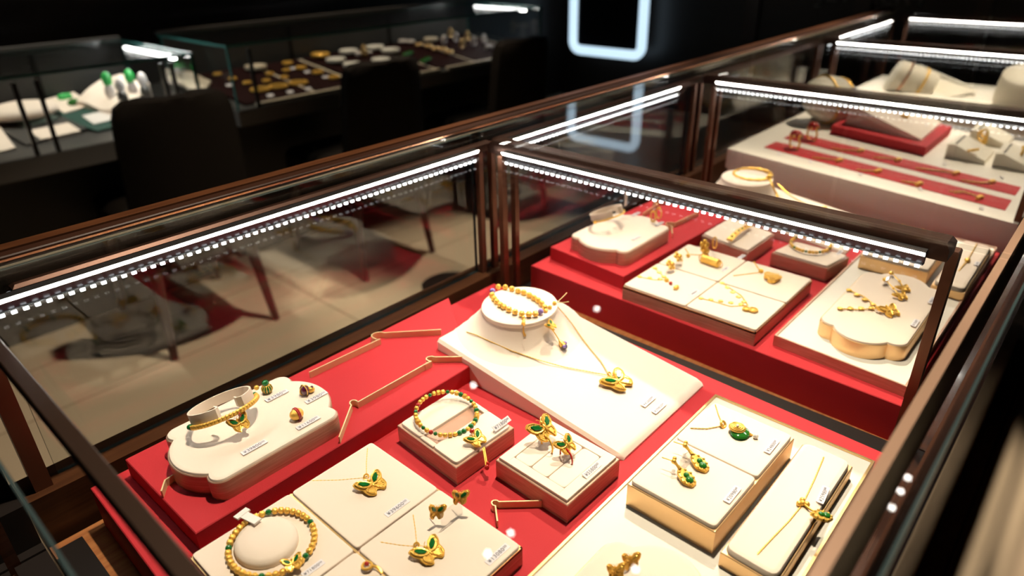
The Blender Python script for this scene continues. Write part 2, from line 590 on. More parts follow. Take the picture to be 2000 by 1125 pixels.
mb = MB(); mb.box(hp(.078, .075, -.90), hp(.084, 2.475, -.88)); t.part('glass_edge', mb, M['edge'], label='dark polished edge of the top glass')

# long rails outside the frames, customer side and staff side
t = Thing('handrail', 'long brown wooden rail along the top of the customer side glass', 'rail', hp(4, 2.5, -.9))
mb = MB(); mb.poly([(p[0], p[1]) for p in (hp(-1.4, 2.500, 0), hp(9.85, 2.500, 0), hp(9.85, 2.60, 0), hp(-1.4, 2.60, 0))], [(0, hz(-.90)), (0, hz(-.869)), (.001, hz(-.865))])
t.part('rail_body', mb, M['rail'])
mb = MB(); mb.box(hp(-1.4, 2.492, -.899), hp(9.85, 2.4995, -.893)); t.part('lower_trim', mb, M['strip'], label='thin pale metal line')
mb = MB(); mb.box(hp(-1.4, 2.492, -.880), hp(9.85, 2.4995, -.873)); t.part('upper_trim', mb, M['copper'], label='thin copper line')
mb = MB(); mb.box(hp(-1.4, 2.545, -.865), hp(9.85, 2.60, -.858)); t.part('cap_strip', mb, M['ledge'])
t = Thing('staff_side_rail', 'long dark rail with copper top along the staff side of the showcases', 'rail', hp(4, .15, -.9))
mb = MB(); mb.box(hp(-1.4, .137, -1.13), hp(9.85, .158, -.905)); t.part('rail_body', mb, M['black'])
mb = MB(); mb.box(hp(-1.4, .137, -.905), hp(9.85, .160, -.9005)); t.part('rail_cap', mb, M['bronze'])
mb = MB(); mb.box(hp(-1.4, .085, -1.32), hp(9.85, .137, -1.27)); t.part('sill', mb, M['wood_dark'])

# ------------------------------------------------------------------ small builders
TXT = {}


def text_mesh(s, sup='00'):
    key = (s, sup)
    if key in TXT:
        return TXT[key]
    out = []
    for body, size in ((s, 1.0), (sup, .62)):
        cu = bpy.data.curves.new('digits', 'FONT')
        cu.body = body
        cu.size = size
        cu.space_character = 1.12
        ob = bpy.data.objects.new('tmp_digits', cu)
        COL.objects.link(ob)
        bpy.context.view_layer.update()
        me = bpy.data.meshes.new_from_object(ob.evaluated_get(bpy.context.evaluated_depsgraph_get()))
        bpy.data.objects.remove(ob)
        vs = [v.co.copy() for v in me.vertices]
        fs = [tuple(p.vertices) for p in me.polygons]
        bpy.data.meshes.remove(me)
        out.append((vs, fs))
    w = max(v.x for v in out[0][0])
    h = max(v.y for v in out[0][0])
    vs = out[0][0] + [Vector((v.x + w + .08, v.y + .26, 0)) for v in out[1][0]]
    n = len(out[0][0])
    fs = out[0][1] + [tuple(i + n for i in f) for f in out[1][1]]
    TXT[key] = (vs, fs, max(v.x for v in vs), h)
    return TXT[key]


def price_tag(p, text, label, w=.0235, h=.0058, y=(0, 1, 0), x=(1, 0, 0), group='price tags', tilt=.0):
    p = Vector(p)
    y = Vector(y).normalized()
    if tilt:
        y = (y * math.cos(tilt) + EZ * math.sin(tilt)).normalized()
    X = frame(p + EZ * .0012, x, y)
    t = Thing('price_tag', label, 'price tag', p, group)
    mb = MB(); mb.box((-w / 2, -h / 2, -.0006), (w / 2, h / 2, 0), X=X); t.part('card', mb, M['card'])
    vs, fs, tw, th = text_mesh(text)
    k = min(.86 * w / tw, .72 * h / th)
    mb = MB(); mb.add([((v.x - tw / 2) * k, (v.y - th / 2) * k, .0002) for v in vs], fs, X); t.part('digits', mb, M['ink'], label='printed price ' + text, smooth=0)
    return t


def blank_tag(p, label, w=.010, h=.005, group='small price tags', y=(0, 1, 0)):
    p = Vector(p)
    X = frame(p + EZ * .002, EX, Vector(y) + EZ * .5)
    mb = MB(); mb.box((-w / 2, -h / 2, -.0006), (w / 2, h / 2, 0), X=X)
    return single('price_tag', mb, M['card'], label, 'price tag', p, group)


WING_U = [(.04, .0), (.10, .24), (.30, .48), (.60, .62), (.74, .54), (.68, .24), (.50, .03), (.25, -.04)]
WING_L = [(.05, -.02), (.28, -.05), (.46, -.05), (.52, -.22), (.42, -.44), (.28, -.54), (.18, -.38), (.08, -.16)]
PLATE = [(-.04, .26), (.10, .28), (.32, .56), (.62, .68), (.80, .58), (.74, .28), (.58, .04), (.60, -.14), (.56, -.36), (.38, -.54), (.24, -.58), (.14, -.40), (-.04, -.30)]
INLAY = [(.12, .08), (.22, .32), (.46, .48), (.60, .46), (.52, .20), (.30, .06)]


def butterfly(t, name, X, s, parent=None, enamel='green', fold=.15):
    """filigree gold butterfly: local x across the wings, y toward the head, z out; wings span about 1.3 s"""
    mb = MB()
    enam = MB()
    for sx in (1, -1):
        R = Matrix.Rotation(-sx * fold, 4, 'Y')
        Y = X @ R
        for wing, z in ((WING_U, .05), (WING_L, .0)):
            pts = [(sx * x * s, y * s) for x, y in wing]
            mb.poly(rounded(pts, .05 * s, 2), [(0, z * s), (0, (z + .05) * s), (.02 * s, (z + .07) * s)], X=Y)
            rim = rounded(pts, .05 * s, 2)
            mb.tube([(x, y, (z + .08) * s) for x, y in rim], .035 * s, 5, closed=True, X=Y)
            n = len(rim)
            for k in range(0, n, 2):
                x, y = rim[k]
                mb.sphere((x * .82 + sx * .04 * s, y * .82, (z + .09) * s), .035 * s, nu=6, nv=4, X=Y)
        base = rounded([(sx * x * s, y * s) for x, y in PLATE], .05 * s, 2)
        mb.poly(base, [(0, -.02 * s), (0, .03 * s), (.02 * s, .05 * s)], X=Y)
        mb.tube([(x, y, .04 * s) for x, y in base], .03 * s, 5, closed=True, X=Y)
        enam.poly(rounded([(sx * x * s, y * s) for x, y in INLAY], .04 * s, 2), [(0, .10 * s), (0, .16 * s), (.03 * s, .19 * s)], X=Y)
    mb.sphere((0, .05 * s, .10 * s), .09 * s, (.8, 2.6, .9), 8, 8, X=X)
    mb.sphere((0, .34 * s, .11 * s), .09 * s, nu=8, nv=6, X=X)
    for sx in (1, -1):
        mb.tube([(0, .40 * s, .12 * s), (sx * .08 * s, .52 * s, .14 * s), (sx * .18 * s, .58 * s, .14 * s)], .018 * s, 5, X=X)
    o = t.part(name, mb, M['gold'], parent)
    t.part('enamel_inlay', enam, M[enamel], parent or o, label=enamel + ' enamel in the wings')
    return o


def chain(t, pts, r=.00055, sag=0., name='chain', parent=None, step=.0016):
    """fine linked chain along a path"""
    pts = [Vector(p) for p in pts]
    dense = []
    for a, b in zip(pts, pts[1:]):
        n = max(2, int((b - a).length / step))
        dense += [a.lerp(b, i / n) for i in range(n)]
    dense.append(pts[-1])
    rs = [r * (1.25 if i % 2 else .6) for i in range(len(dense))]
    mb = MB(); mb.tube([p + EZ * r for p in dense], rs, 6)
    return t.part(name, mb, M['gold'], parent)


def bez(a, b, c, n=10):
    a, b, c = Vector(a), Vector(b), Vector(c)
    return [a * (1 - i / n) ** 2 + b * 2 * (i / n) * (1 - i / n) + c * (i / n) ** 2 for i in range(n + 1)]


BEADS = {}


def bead_mesh(kind, r):
    key = (kind, round(r, 5))
    if key in BEADS:
        return BEADS[key]
    mb = MB()
    m = M['gold_bead']
    if kind == 'gold':
        mb.sphere((0, 0, 0), r, (1, 1, .95), 12, 8)
        for k in range(6):
            a = 2 * PI * k / 6
            mb.sphere((r * .78 * math.cos(a), r * .78 * math.sin(a), r * .35), r * .3, nu=6, nv=4)
    elif kind == 'drum':
        mb.tube([(-r * .8, 0, 0), (-r * .7, 0, 0), (r * .7, 0, 0), (r * .8, 0, 0)], [r * .6, r, r, r * .6], 12)
        for s in (-.45, 0, .45):
            mb.ring((s * r, 0, 0), r * 1.02, r * .14, (0, 1, 0), (0, 0, 1), 12, 5)
    else:
        mb.sphere((0, 0, 0), r, (1, 1, 1), 14, 10)
        m = M[kind]
    me = bpy.data.meshes.new('bead')
    me.from_pydata([tuple(v) for v in mb.v], [], mb.f)
    me.materials.append(m)
    for p in me.polygons:
        p.use_smooth = True
    BEADS[key] = me
    return me


def beads_on(t, pts, kinds, r, closed=False):
    pts = [Vector(p) for p in pts]
    N = len(pts)
    for i, p in enumerate(pts):
        a = pts[(i + 1) % N] if (closed or i < N - 1) else p
        b = pts[i - 1] if (closed or i > 0) else p
        d = (a - b).normalized()
        k = kinds[i % len(kinds)]
        kind, f = k if isinstance(k, tuple) else (k, 1)
        t.inst({'gold': 'gold_bead', 'drum': 'ribbed_bead', 'green': 'green_bead', 'redenamel': 'red_bead', 'violet': 'violet_bead'}[kind],
               bead_mesh(kind, r * f), frame(p, d, EZ if abs(d.z) < .9 else EX))


def around(c, a, b, n, ax=EX, ay=EY, a0=0., a1=2 * PI, closed=True):
    c = Vector(c)
    m = n if closed else n - 1
    return [c + ax * (a * math.cos(a0 + (a1 - a0) * i / m)) + ay * (b * math.sin(a0 + (a1 - a0) * i / m)) for i in range(n)]


def lotus(L, W, n=9, k=.32):
    """begonia outline: a shallow lobe at each end and rounded shoulders on the long sides"""
    l, w = L / 2, W / 2
    rs = w * k
    dip = math.radians(10 if k > .25 else 30)
    px = l * (.83 if k > .25 else .815)
    sx, sy = px - rs * math.cos(dip), w - rs
    py = sy - rs * math.sin(dip)
    pts = []
    for s in (1, -1):
        # end lobe between its two notches
        b = l - px
        R = (py * py + b * b) / (2 * b)
        a = math.asin(min(1, py / R))
        base = 0 if s == 1 else PI
        for i in range(n * 2 + 1):
            t_ = base - a + 2 * a * i / (n * 2)
            pts.append((s * (l - R) + R * math.cos(t_), R * math.sin(t_)))
        # the shoulder after the lobe, then the one at the other end
        for i in range(1, 9):
            t_ = -dip + (PI / 2 + dip) * i / 8
            pts.append((s * (sx + rs * math.cos(t_)), s * (sy + rs * math.sin(t_))))
        for i in range(0, 8):
            t_ = PI / 2 + (PI / 2 + dip) * i / 8
            pts.append((s * (-sx + rs * math.cos(t_)), s * (sy + rs * math.sin(t_))))
    return pts


def lotus_tray(name, label, c, L, W, z0, z1, rim, cushion_m, group):
    """cloud shaped tray: metal side, padded top"""
    t = Thing('lobed_tray', label, 'display tray', (c[0], c[1], z0), group)
    X = Matrix.Translation((c[0], c[1], 0))
    p = lotus(L, W, k=.23 if L / W < 1.6 else .32)
    mb = MB(); mb.poly(p, [(0, z0), (0, z1 - .0030), (.0007, z1 - .0022), (.0015, z1 - .0022)], X=X); t.part('rim', mb, rim)
    mb = MB(); mb.poly(p, [(.0012, z1 - .006), (.0012, z1 - .0018), (.0020, z1 - .0006), (.0045, z1)], X=X); t.part('cushion', mb, cushion_m)
    return t


def slab(q, z0, z1, b=.0012):
    mb = MB(); mb.poly(q, [(0, z0), (0, z1 - b), (b, z1)])
    return mb


def pad_mb(q, z0, z1, r=.0030, b=.0014):
    r = max(r, 2.3 * b + .001)
    mb = MB(); mb.poly(rounded(q, r, 3), [(0, z0), (0, z1 - b), (b * .35, z1 - b * .3), (b * 1.3, z1)])
    return mb


def sub_quad(q, u0, v0, u1, v1):
    """part of a quad in its own (u, v): q[0]->q[1] is u, q[0]->q[3] is v"""
    def at(u, v):
        a = lerp(q[0], q[1], u)
        b = lerp(q[3], q[2], u)
        return lerp(a, b, v)
    return [at(u0, v0), at(u1, v0), at(u1, v1), at(u0, v1)]


def jewel_box(label, q, z0, z1, side, group, inner=None):
    t = Thing('jewel_box', label, 'display box', (q[0][0], q[0][1], z0), group)
    t.part('casing', slab(q, z0, z1 - .002, .0006), side)
    if inner is None:
        t.part('cushion', pad_mb(inset(ccw([(a[0], a[1]) for a in q]), .0018), z1 - .006, z1 + .001), M['cream'])
    return t


def necklace(label, ends, knot, hang=(0, -1, 0), group='pendant necklaces', mids=None, lift=.0):
    t = Thing('necklace', label, 'necklace', knot, group)
    a, b = ends
    k = Vector(knot)
    pa = [a, k] if not mids else [a] + mids[0] + [k]
    pb = [b, k] if not mids else [b] + mids[1] + [k]
    mbx = chain(t, pa)
    chain(t, pb)
    return t


def bail(t, p, d=(0, -1, 0), r=.0022, red=True):
    p = Vector(p)
    mb = MB(); mb.ring(p + EZ * .0018, r, r * .38, EX, EY * .6 + EZ * .8, 14, 6)
    o = t.part('bail', mb, M['gold'])
    return o


# ------------------------------------------------------------------ first showcase: risers and trays
LOW1 = [(0.0858,0.6034,0.7826)[:2], (0.6232,0.6025,0.7826)[:2], (0.6012,0.0756,0.7826)[:2], (.077, .076)]
t = Thing('red_riser', 'large red display board covering the deck of the first showcase', 'display board', (.3, .3, zD), 'red display boards')
t.part('board', slab(LOW1, zD, zP, .0008), M['red'])


def inlay(t, pts, z, w=.0012, h=.0075):
    """thin upright brass strip following a path, as on the red risers"""
    left = []
    pts = [Vector((p[0], p[1])) for p in pts]
    L_, R_ = [], []
    for i, p in enumerate(pts):
        d = (pts[min(i + 1, len(pts) - 1)] - pts[max(i - 1, 0)]).normalized()
        n = Vector((-d.y, d.x)) * w / 2
        L_.append(p + n)
        R_.append(p - n)
    mb = MB()
    mb.loft([[(l.x, l.y, z - .001), (r.x, r.y, z - .001), (r.x, r.y, z + h), (l.x, l.y, z + h)] for l, r in zip(L_, R_)])
    return t.part('brass_inlay', mb, M['brass'], label='upright brass strip bent round a small loop')


def hook(a, b, c, d, rr=.0065):
    """path a-b, small loop at b, then c-d"""
    a, b, c, d = [Vector((p[0], p[1])) for p in (a, b, c, d)]
    ctr = (b + c) / 2
    out = [a.lerp(b, i / 4) for i in range(4)]
    u = (b - c)
    base = math.atan2(u.y, u.x)
    R = u.length / 2
    out.append(b)
    n = Vector((-u.y, u.x)).normalized()
    # loop swings away from the strips
    away = ((ctr - a).normalized() + (ctr - d).normalized())
    s = 1 if n.dot(away) > 0 else -1
    top = ctr + n * s * R * 1.6
    for k in range(1, 8):
        ang = PI * k / 8
        out.append(ctr + u.normalized() * (R * 1.25 * math.cos(ang)) + n * (s * R * 1.9 * math.sin(ang)))
    out.append(c)
    out += [c.lerp(d, i / 4) for i in range(1, 5)]
    return out


inlay(t, hook((0.2950,0.2905,0.7826), (0.3064,0.3035,0.7826), (0.3119,0.3044,0.7826), (0.3369,0.2773,0.7826)), zP)

UP1 = [(0.1167,0.5901,0.8034)[:2], (0.5250,0.5915,0.8034)[:2], (0.4332,0.4567,0.8034)[:2], (0.1184,0.4550,0.8034)[:2]]
zU = hz(-1.61)
t = Thing('red_riser', 'long raised red board with brass strips under the near lobed cream tray', 'display board', (UP1[0][0], UP1[0][1], zP), 'raised red boards')
t.part('board', slab(UP1, zP, zU, .0008), M['red'])
inlay(t, hook((0.3017,0.5720,0.8034), (0.3946,0.5680,0.8034), (0.4064,0.5752,0.8034), (0.4544,0.5293,0.8034)), zU)
inlay(t, hook((0.2590,0.4580,0.8034), (0.2966,0.4901,0.8034), (0.3032,0.4888,0.8034), (0.3493,0.4887,0.8034))[:-4] + [Vector(p[:2]) for p in ((0.4011,0.4884,0.8034),)], zU)
inlay(t, hook((0.3636,0.4890,0.8034), (0.4018,0.4875,0.8034), (0.4095,0.4909,0.8034), (0.4349,0.4625,0.8034))[3:], zU)
inlay(t, [(0.1187,0.5144,0.8034), (0.1267,0.5255,0.8034), (0.1357,0.5266,0.8034)], zU)

# --- near lobed tray with a beaded bracelet and three charms
LC1 = hp(.807, 2.0, 0)
lotus_tray('lobed_tray', 'lobed cream tray with rose gold side holding the bracelet and three bead charms', LC1, .584 * U, .392 * U, zU, zL, M['rose'], M['cream'], 'lobed trays')


def cuff_stand(label, c, a, b, h, tilt, gap=75):
    """white C shaped bracelet rest lying tilted on a tray"""
    ey = Vector((0, math.cos(tilt), -math.sin(tilt)))
    ez = Vector((0, math.sin(tilt), math.cos(tilt)))
    c = Vector(c)
    t = Thing('bracelet_rest', label, 'bracelet rest', c - EZ * b * math.sin(tilt), 'white bracelet rests')
    rings = []
    n = 34
    a0, a1 = math.radians(270 + gap / 2), math.radians(270 + 360 - gap / 2)
    pts = []
    for i in range(n + 1):
        g = a0 + (a1 - a0) * i / n
        pts.append((a * math.cos(g), b * math.sin(g)))
    # curled ends
    pts = [(pts[0][0] - a * .10, pts[0][1] + b * .42), (pts[0][0] - a * .12, pts[0][1] + b * .15)] + pts + \
          [(pts[-1][0] + a * .12, pts[-1][1] + b * .15), (pts[-1][0] + a * .10, pts[-1][1] + b * .42)]
    w = .0008
    for i, (x, y) in enumerate(pts):
        x0, y0 = pts[max(0, i - 1)]
        x1, y1 = pts[min(len(pts) - 1, i + 1)]
        d = Vector((x1 - x0, y1 - y0)).normalized()
        nx, ny = -d.y * w, d.x * w
        rings.append([c + EX * (x + nx) + ey * (y + ny), c + EX * (x - nx) + ey * (y - ny),
                      c + EX * (x - nx) + ey * (y - ny) + ez * h, c + EX * (x + nx) + ey * (y + ny) + ez * h])
    mb = MB(); mb.loft(rings); t.part('band', mb, M['cream'])
    return t, c, ey, ez


TL = .34
c0 = Vector((0.1929,0.5369,0.8419))
_, c0, ey0, ez0 = cuff_stand('white C shaped bracelet rest on the near lobed tray', c0, .0285, .0215, .0095, TL, 52)
t = Thing('bracelet', 'fine gold bead bracelet with hanging butterfly charm on the near lobed tray', 'bracelet', c0, 'bead bracelets')
pts = around(c0 - ez0 * .0010, .0315, .0245, 31, EX, ey0, PI, 2 * PI, False)
beads_on(t, pts, ['gold'] * 31, .0024)
for pp, kd in ((pts[0], 'green'), (pts[1], 'green'), (pts[-1], 'green')):
    t.inst('green_bead', bead_mesh(kd, .0028), frame(pp, EX, EZ))
bp = pts[16]
mb = MB(); mb.ring(bp - EZ * .002 - EY * .002, .0022, .0006, EY, EZ, 14, 6); t.part('charm_ring', mb, M['redenamel'], label='red ring')
butterfly(t, 'butterfly_charm', frame((0.1940,0.5104,0.8385), (1, .1, 0), (-.1, .75, .65)), .0125)

# charms
pc = Vector((0.2441,0.5527,0.8255))
t = Thing('bead_charm', 'green gourd shaped bead charm with gold ribs on the near lobed tray', 'charm', pc, 'bead charms')
mb = MB(); mb.sphere(pc + Vector((0, 0, .0045)), .0052, (1, 1, .9), 16, 10); mb.sphere(pc + Vector((0, .001, .0105)), .0036, (1, 1, .9), 14, 8); t.part('body', mb, M['green'])
mb = MB()
for k in range(6):
    a = PI * k / 6
    mb.ring(pc + Vector((0, 0, .0045)), .0053, .0004, (math.cos(a), math.sin(a), 0), EZ * .9, 20, 5)
mb.ring(pc + Vector((0, .001, .0085)), .0032, .0006, EX, EY, 16, 5)
t.part('gold_ribs', mb, M['gold'])
mb = MB(); mb.sphere(pc + Vector((-.0085, .0035, .0085)), .0026, nu=10, nv=8); t.part('gold_bead', mb, M['gold_bead'])
pc = Vector((0.2671,0.5205,0.8255))
t = Thing('bead_charm', 'purple and gold heart shaped bead charm on the near lobed tray', 'charm', pc, 'bead charms')
mb = MB(); mb.sphere(pc + Vector((-.001, .0005, .0052)), .0056, (.75, 1, .95), 14, 10); t.part('body', mb, M['purple'])
mb = MB(); mb.sphere(pc + Vector((.0055, -.001, .0032)), .0036, (1.1, .9, .9), 10, 8); mb.ring(pc + Vector((-.001, .0005, .0052)), .0058, .0005, (0, 1, 0), EZ, 20, 5)
mb.ring(pc + Vector((-.001, .0005, .0052)), .0048, .0005, (1, 0, 0), EZ * 1.1, 20, 5)
o = t.part('gold_mount', mb, M['gold'])
mb = MB(); mb.sphere(pc + Vector((.0065, -.0015, .0056)), .0016, nu=8, nv=6); t.part('gem', mb, M['purple'], o)
pc = Vector((0.2400,0.4932,0.8255))
t = Thing('bead_charm', 'round gold bead charm with a red band on the near lobed tray', 'charm', pc, 'bead charms')
mb = MB(); mb.sphere(pc + Vector((0, 0, .0055)), .0058, (1.15, 1, .95), 16, 10); t.part('body', mb, M['gold_bead'])
mb = MB(); mb.ring(pc + Vector((.001, 0, .0055)), .0056, .0009, (0, 1, 0), EZ, 24, 6); mb.ring(pc + Vector((-.0005, 0, .0055)), .0058, .0008, (0, 1, 0), EZ, 24, 6); t.part('red_band', mb, M['redenamel'])
price_tag((0.1921,0.4863,0.8255), '¥39800', 'printed price tag at the front of the near lobed tray, below the bracelet')
price_tag((0.2464,0.5396,0.8255), '¥3980', 'printed price tag beside the green gourd charm')
price_tag((0.2703,0.5077,0.8255), '¥3980', 'printed price tag beside the purple charm')
price_tag((0.2427,0.4796,0.8255), '¥11600', 'printed price tag beside the gold charm with red band')

# --- four pad tray in the foreground
T4 = [(0.1049,0.4367,0.8039), (0, 0), (0.2800,0.2498,0.8039), (0.2837,0.4349,0.8039)]
x0, y1 = T4[0][0], T4[0][1]
x1, y0 = T4[2][0], T4[2][1]


def four_pad(label, x0, y0, x1, y1, z0, z1, labels):
    t = Thing('pad_tray', label, 'display tray', ((x0 + x1) / 2, (y0 + y1) / 2, z0), 'four pad trays')
    t.part('casing', slab(rect(x0, y0, x1, y1), z0, z1 - .0035, .0005), M['rose'])
    mb = MB()
    e_ = .0011
    for a, b in (((x0, y0), (x1, y0 + .0016)), ((x0, y1 - .0016), (x1, y1)), ((x0, y0), (x0 + .0016, y1)), ((x1 - .0016, y0), (x1, y1))):
        mb.box((a[0], a[1], z1 - .006), (b[0], b[1], z1 - .0030))
    mx, my = (x0 + x1) / 2, (y0 + y1) / 2
    mb.box((mx - .0010, y0, z1 - .006), (mx + .0010, y1, z1 - .0022))
    t.part('rim', mb, M['gold_rim'])
    for (a, b, c, d) in ((x0, my, mx, y1), (mx, my, x1, y1), (mx, y0, x1, my), (x0, y0, mx, my)):
        t.part('pad', pad_mb(rect(a + e_, b + e_ * .6, c - e_, d - e_ * .6), z1 - .006, z1, .002, .0011), M['cream'])
    return t


four_pad('foreground tray of four square cream pads with a beaded bracelet and butterfly jewels', x0, y0, x1, y1, zP, zT, None)
# bracelet on its round mound
mc = Vector((0.1500,0.4006,0.8039))
mb = MB()
rings = []
for k, (f, z) in enumerate(((1, 0), (1, .004), (.95, .006), (.8, .0075), (.4, .0085))):
    rings.append([mc + Vector((.0235 * f * math.cos(2 * PI * i / 36), .0255 * f * math.sin(2 * PI * i / 36), z)) for i in range(36)])
mb.loft(rings)
single('bracelet_mound', mb, M['cream'], 'low oval cream mound inside the gold and green bracelet in the foreground', 'bracelet rest', mc)
t = Thing('bracelet', 'chunky gold bead bracelet with green beads round the oval mound in the foreground', 'bracelet', mc, 'bead bracelets')
bc = Vector((0.1526,0.3968,0.8078))
pts = around(bc, .0315, .0335, 40, EX, EY, .15, .15 + 2 * PI)
kinds = ['gold'] * 40
for i in (6, 15, 24, 31, 38):
    kinds[i] = ('green', .92)
beads_on(t, pts, kinds, .0028, True)
butterfly(t, 'gold_charm', frame((0.1503,0.3626,0.8112), (1, -.3, 0), (.3, 1, .3)), .010)
mb = MB(); cl = Vector((0.1520,0.4274,0.8125))
mb.box((-.0035, -.011, 0), (.0035, .011, .0012), X=frame(cl, (1, .15, 0), (-.1, 1, -.15))); mb.box((-.006, .007, 0), (.006, .013, .0016), X=frame(cl, (1, .15, 0), (-.1, 1, -.15)))
single('strap_clip', mb, M['plastic'], 'small white strap clipping the foreground gold and green bracelet', 'clip', cl)
price_tag((0.1605,0.3532,0.8039), '¥71800', 'blurred price tag on the bracelet pad at the bottom edge', w=.018)
# butterfly necklace on the second pad
k = Vector((0.2464,0.4011,0.8039))
t = necklace('gold necklace with green butterfly on the back right pad of the foreground tray', ((0.2711,0.4318,0.8039), (0.2128,0.4344,0.8039)), k, mids=([(0.2581,0.4164,0.8039)], [(0.2281,0.4175,0.8039)]))
bail(t, k)
butterfly(t, 'butterfly_pendant', frame(Vector((0.2429,0.3871,0.8039)) + EZ * .002, (1, 0, 0), (0, 1, .12)), .0172)
price_tag((0.2412,0.3531,0.8039), '¥39600', 'printed price tag below the butterfly necklace on the foreground tray')
# necklace and earrings on the third pad
k = Vector((0.2251,0.3102,0.8039))
t = necklace('gold necklace with green butterfly lying below the earrings on the foreground tray', ((0.2450,0.3375,0.8039), (0.2094,0.3351,0.8039)), k, mids=([(0.2343,0.3220,0.8039)], [(0.2172,0.3216,0.8039)]))
bail(t, k)
butterfly(t, 'butterfly_pendant', frame(Vector((0.2266,0.2965,0.8039)) + EZ * .002, (1, -.05, 0), (.05, 1, .12)), .0165)
st = Vector((0.2609,0.3076,0.8039))
t = Thing('earring_stand', 'tiny clear stand holding two green butterfly earrings on the foreground tray', 'earring stand', st, 'earring stands')
mb = MB(); mb.box((st.x - .011, st.y - .0005, st.z), (st.x + .011, st.y + .0012, st.z + .017)); t.part('plate', mb, M['acrylic'])
for nm, pp in (('left one on the clear stand', (0.2518,0.3158,0.8177)), ('right one on the clear stand', (0.2712,0.3091,0.8229))):
    pp = Vector(pp)
    t = Thing('earring', 'small green butterfly earring, ' + nm + ' in the foreground', 'earring', pp, 'butterfly earrings')
    butterfly(t, 'butterfly', frame(pp, (.75, -.5, -.2), (.2, .25, 1)), .0105, fold=.5)
    mb = MB(); mb.cyl(pp, pp + Vector((.002, .009, 0)), .0004, 6); t.part('pin', mb, M['gold'])
price_tag((0.2607,0.2579,0.8039), '¥13080', 'printed price tag near the right corner of the foreground tray')
pc = Vector((0.1872,0.3223,0.8039))
t = Thing('bead_charm', 'small gold and red charm on the front pad at the bottom edge', 'charm', pc, 'bead charms')
mb = MB(); mb.ring(pc + EZ * .004, .0034, .0012, EX, EY, 16, 6); mb.tube(bez(pc + Vector((.002, -.002, .003)), pc + Vector((.006, -.006, .004)), pc + Vector((.004, -.012, .002)), 8), .0012, 6); t.part('loop', mb, M['gold'])
mb = MB(); mb.sphere(pc + EZ * .006, .0018, nu=10, nv=8); t.part('red_bead', mb, M['redenamel'])

# --- square box with the leaning bead bracelet
B1 = [(0.3120,0.4387,0.8047)[:2], (0.3074,0.3517,0.8047)[:2], (0.3829,0.3499,0.8047)[:2], (0.3903,0.4377,0.8047)[:2]]
zB = hz(-1.605)
t = jewel_box('square rose gold box with slotted cream cushion under the green and gold bracelet', B1, zP, zB, M['rose'], 'jewel boxes', inner=1)
qi = inset(ccw(B1), .0022)
B1c = ccw(B1)
i0 = min(range(4), key=lambda i: (B1c[i][0] + B1c[i][1]))
B1c = B1c[i0:] + B1c[:i0]
Q = inset(B1c, .0022)
t.part('cushion', pad_mb(sub_quad(Q, 0, 0, 1, .40), zB - .006, zB + .001, .003), M['cream'])
t.part('cushion', pad_mb(sub_quad(Q, 0, .62, 1, 1), zB - .006, zB + .001, .003), M['cream'])
t.part('cushion_groove', slab(sub_quad(Q, 0, .40, 1, .62), zB - .008, zB - .0042, .001), M['cream'])
for a, b in ((0, .07), (.93, 1)):
    t.part('cushion', slab(sub_quad(Q, a, .395, b, .625), zB - .006, zB + .0006, .0005), M['cream'])
t = Thing('bracelet', 'gold bracelet with green and red beads on the square slotted box', 'bracelet', (sum(p[0] for p in B1) / 4, sum(p[1] for p in B1) / 4, zB), 'bead bracelets')
bc = Vector((0.3492,0.4080,0.8112))
pts = around(bc, .0300, .0295, 40, EX, Vector((0, .985, .16)), -PI / 2, 1.5 * PI)
kinds = []
seq = 'gRgGdgGggegdGdgegdgegggrgeggdgegreggdgGG'
for ch in seq:
    kinds.append({'g': 'gold', 'd': 'drum', 'G': ('green', 1.12), 'e': ('green', .85), 'r': ('redenamel', .95), 'R': ('green', 1.2)}[ch])
beads_on(t, pts, kinds, .0024, True)
pr = Vector((0.3468,0.3705,0.8099))
mb = MB(); mb.sphere(pr, .0026, nu=12, nv=8); t.part('red_bead', mb, M['redenamel'])
butterfly(t, 'butterfly_charm', frame((0.3413,0.3591,0.8086), (1, .05, 0), (-.1, 1, .25)), .0135)
mb = MB()
pa, pb = Vector((0.3387,0.3481,0.8068)), Vector((0.3319,0.3376,0.7956))
pe = Vector((0.3396,0.3509,0.8070))
for k in range(26):
    f = k / 25
    p = pa.lerp(pb, f)
    p.z = pa.z - (.0 if f < .2 else (f - .2) * .016)
    for s in (-1, 1):
        mb.sphere(p + Vector((s * .0011, s * .0003, 0)), .00095, nu=6, nv=4)
t.part('tassel', mb, M['gold'])
mb = MB(); mb.sphere(pb + Vector((.0, 0, -.0005)), .0022, (1, 1, 1.3), 10, 8); mb.sphere(pb + Vector((.0025, .0015, .001)), .0018, (1, 1, 1.3), 10, 8); t.part('tassel_bead', mb, M['redenamel'])
price_tag((0.3734,0.3571,0.8086), '¥71800', 'printed price tag standing at the edge of the slotted bracelet box', tilt=.6, w=.0225)

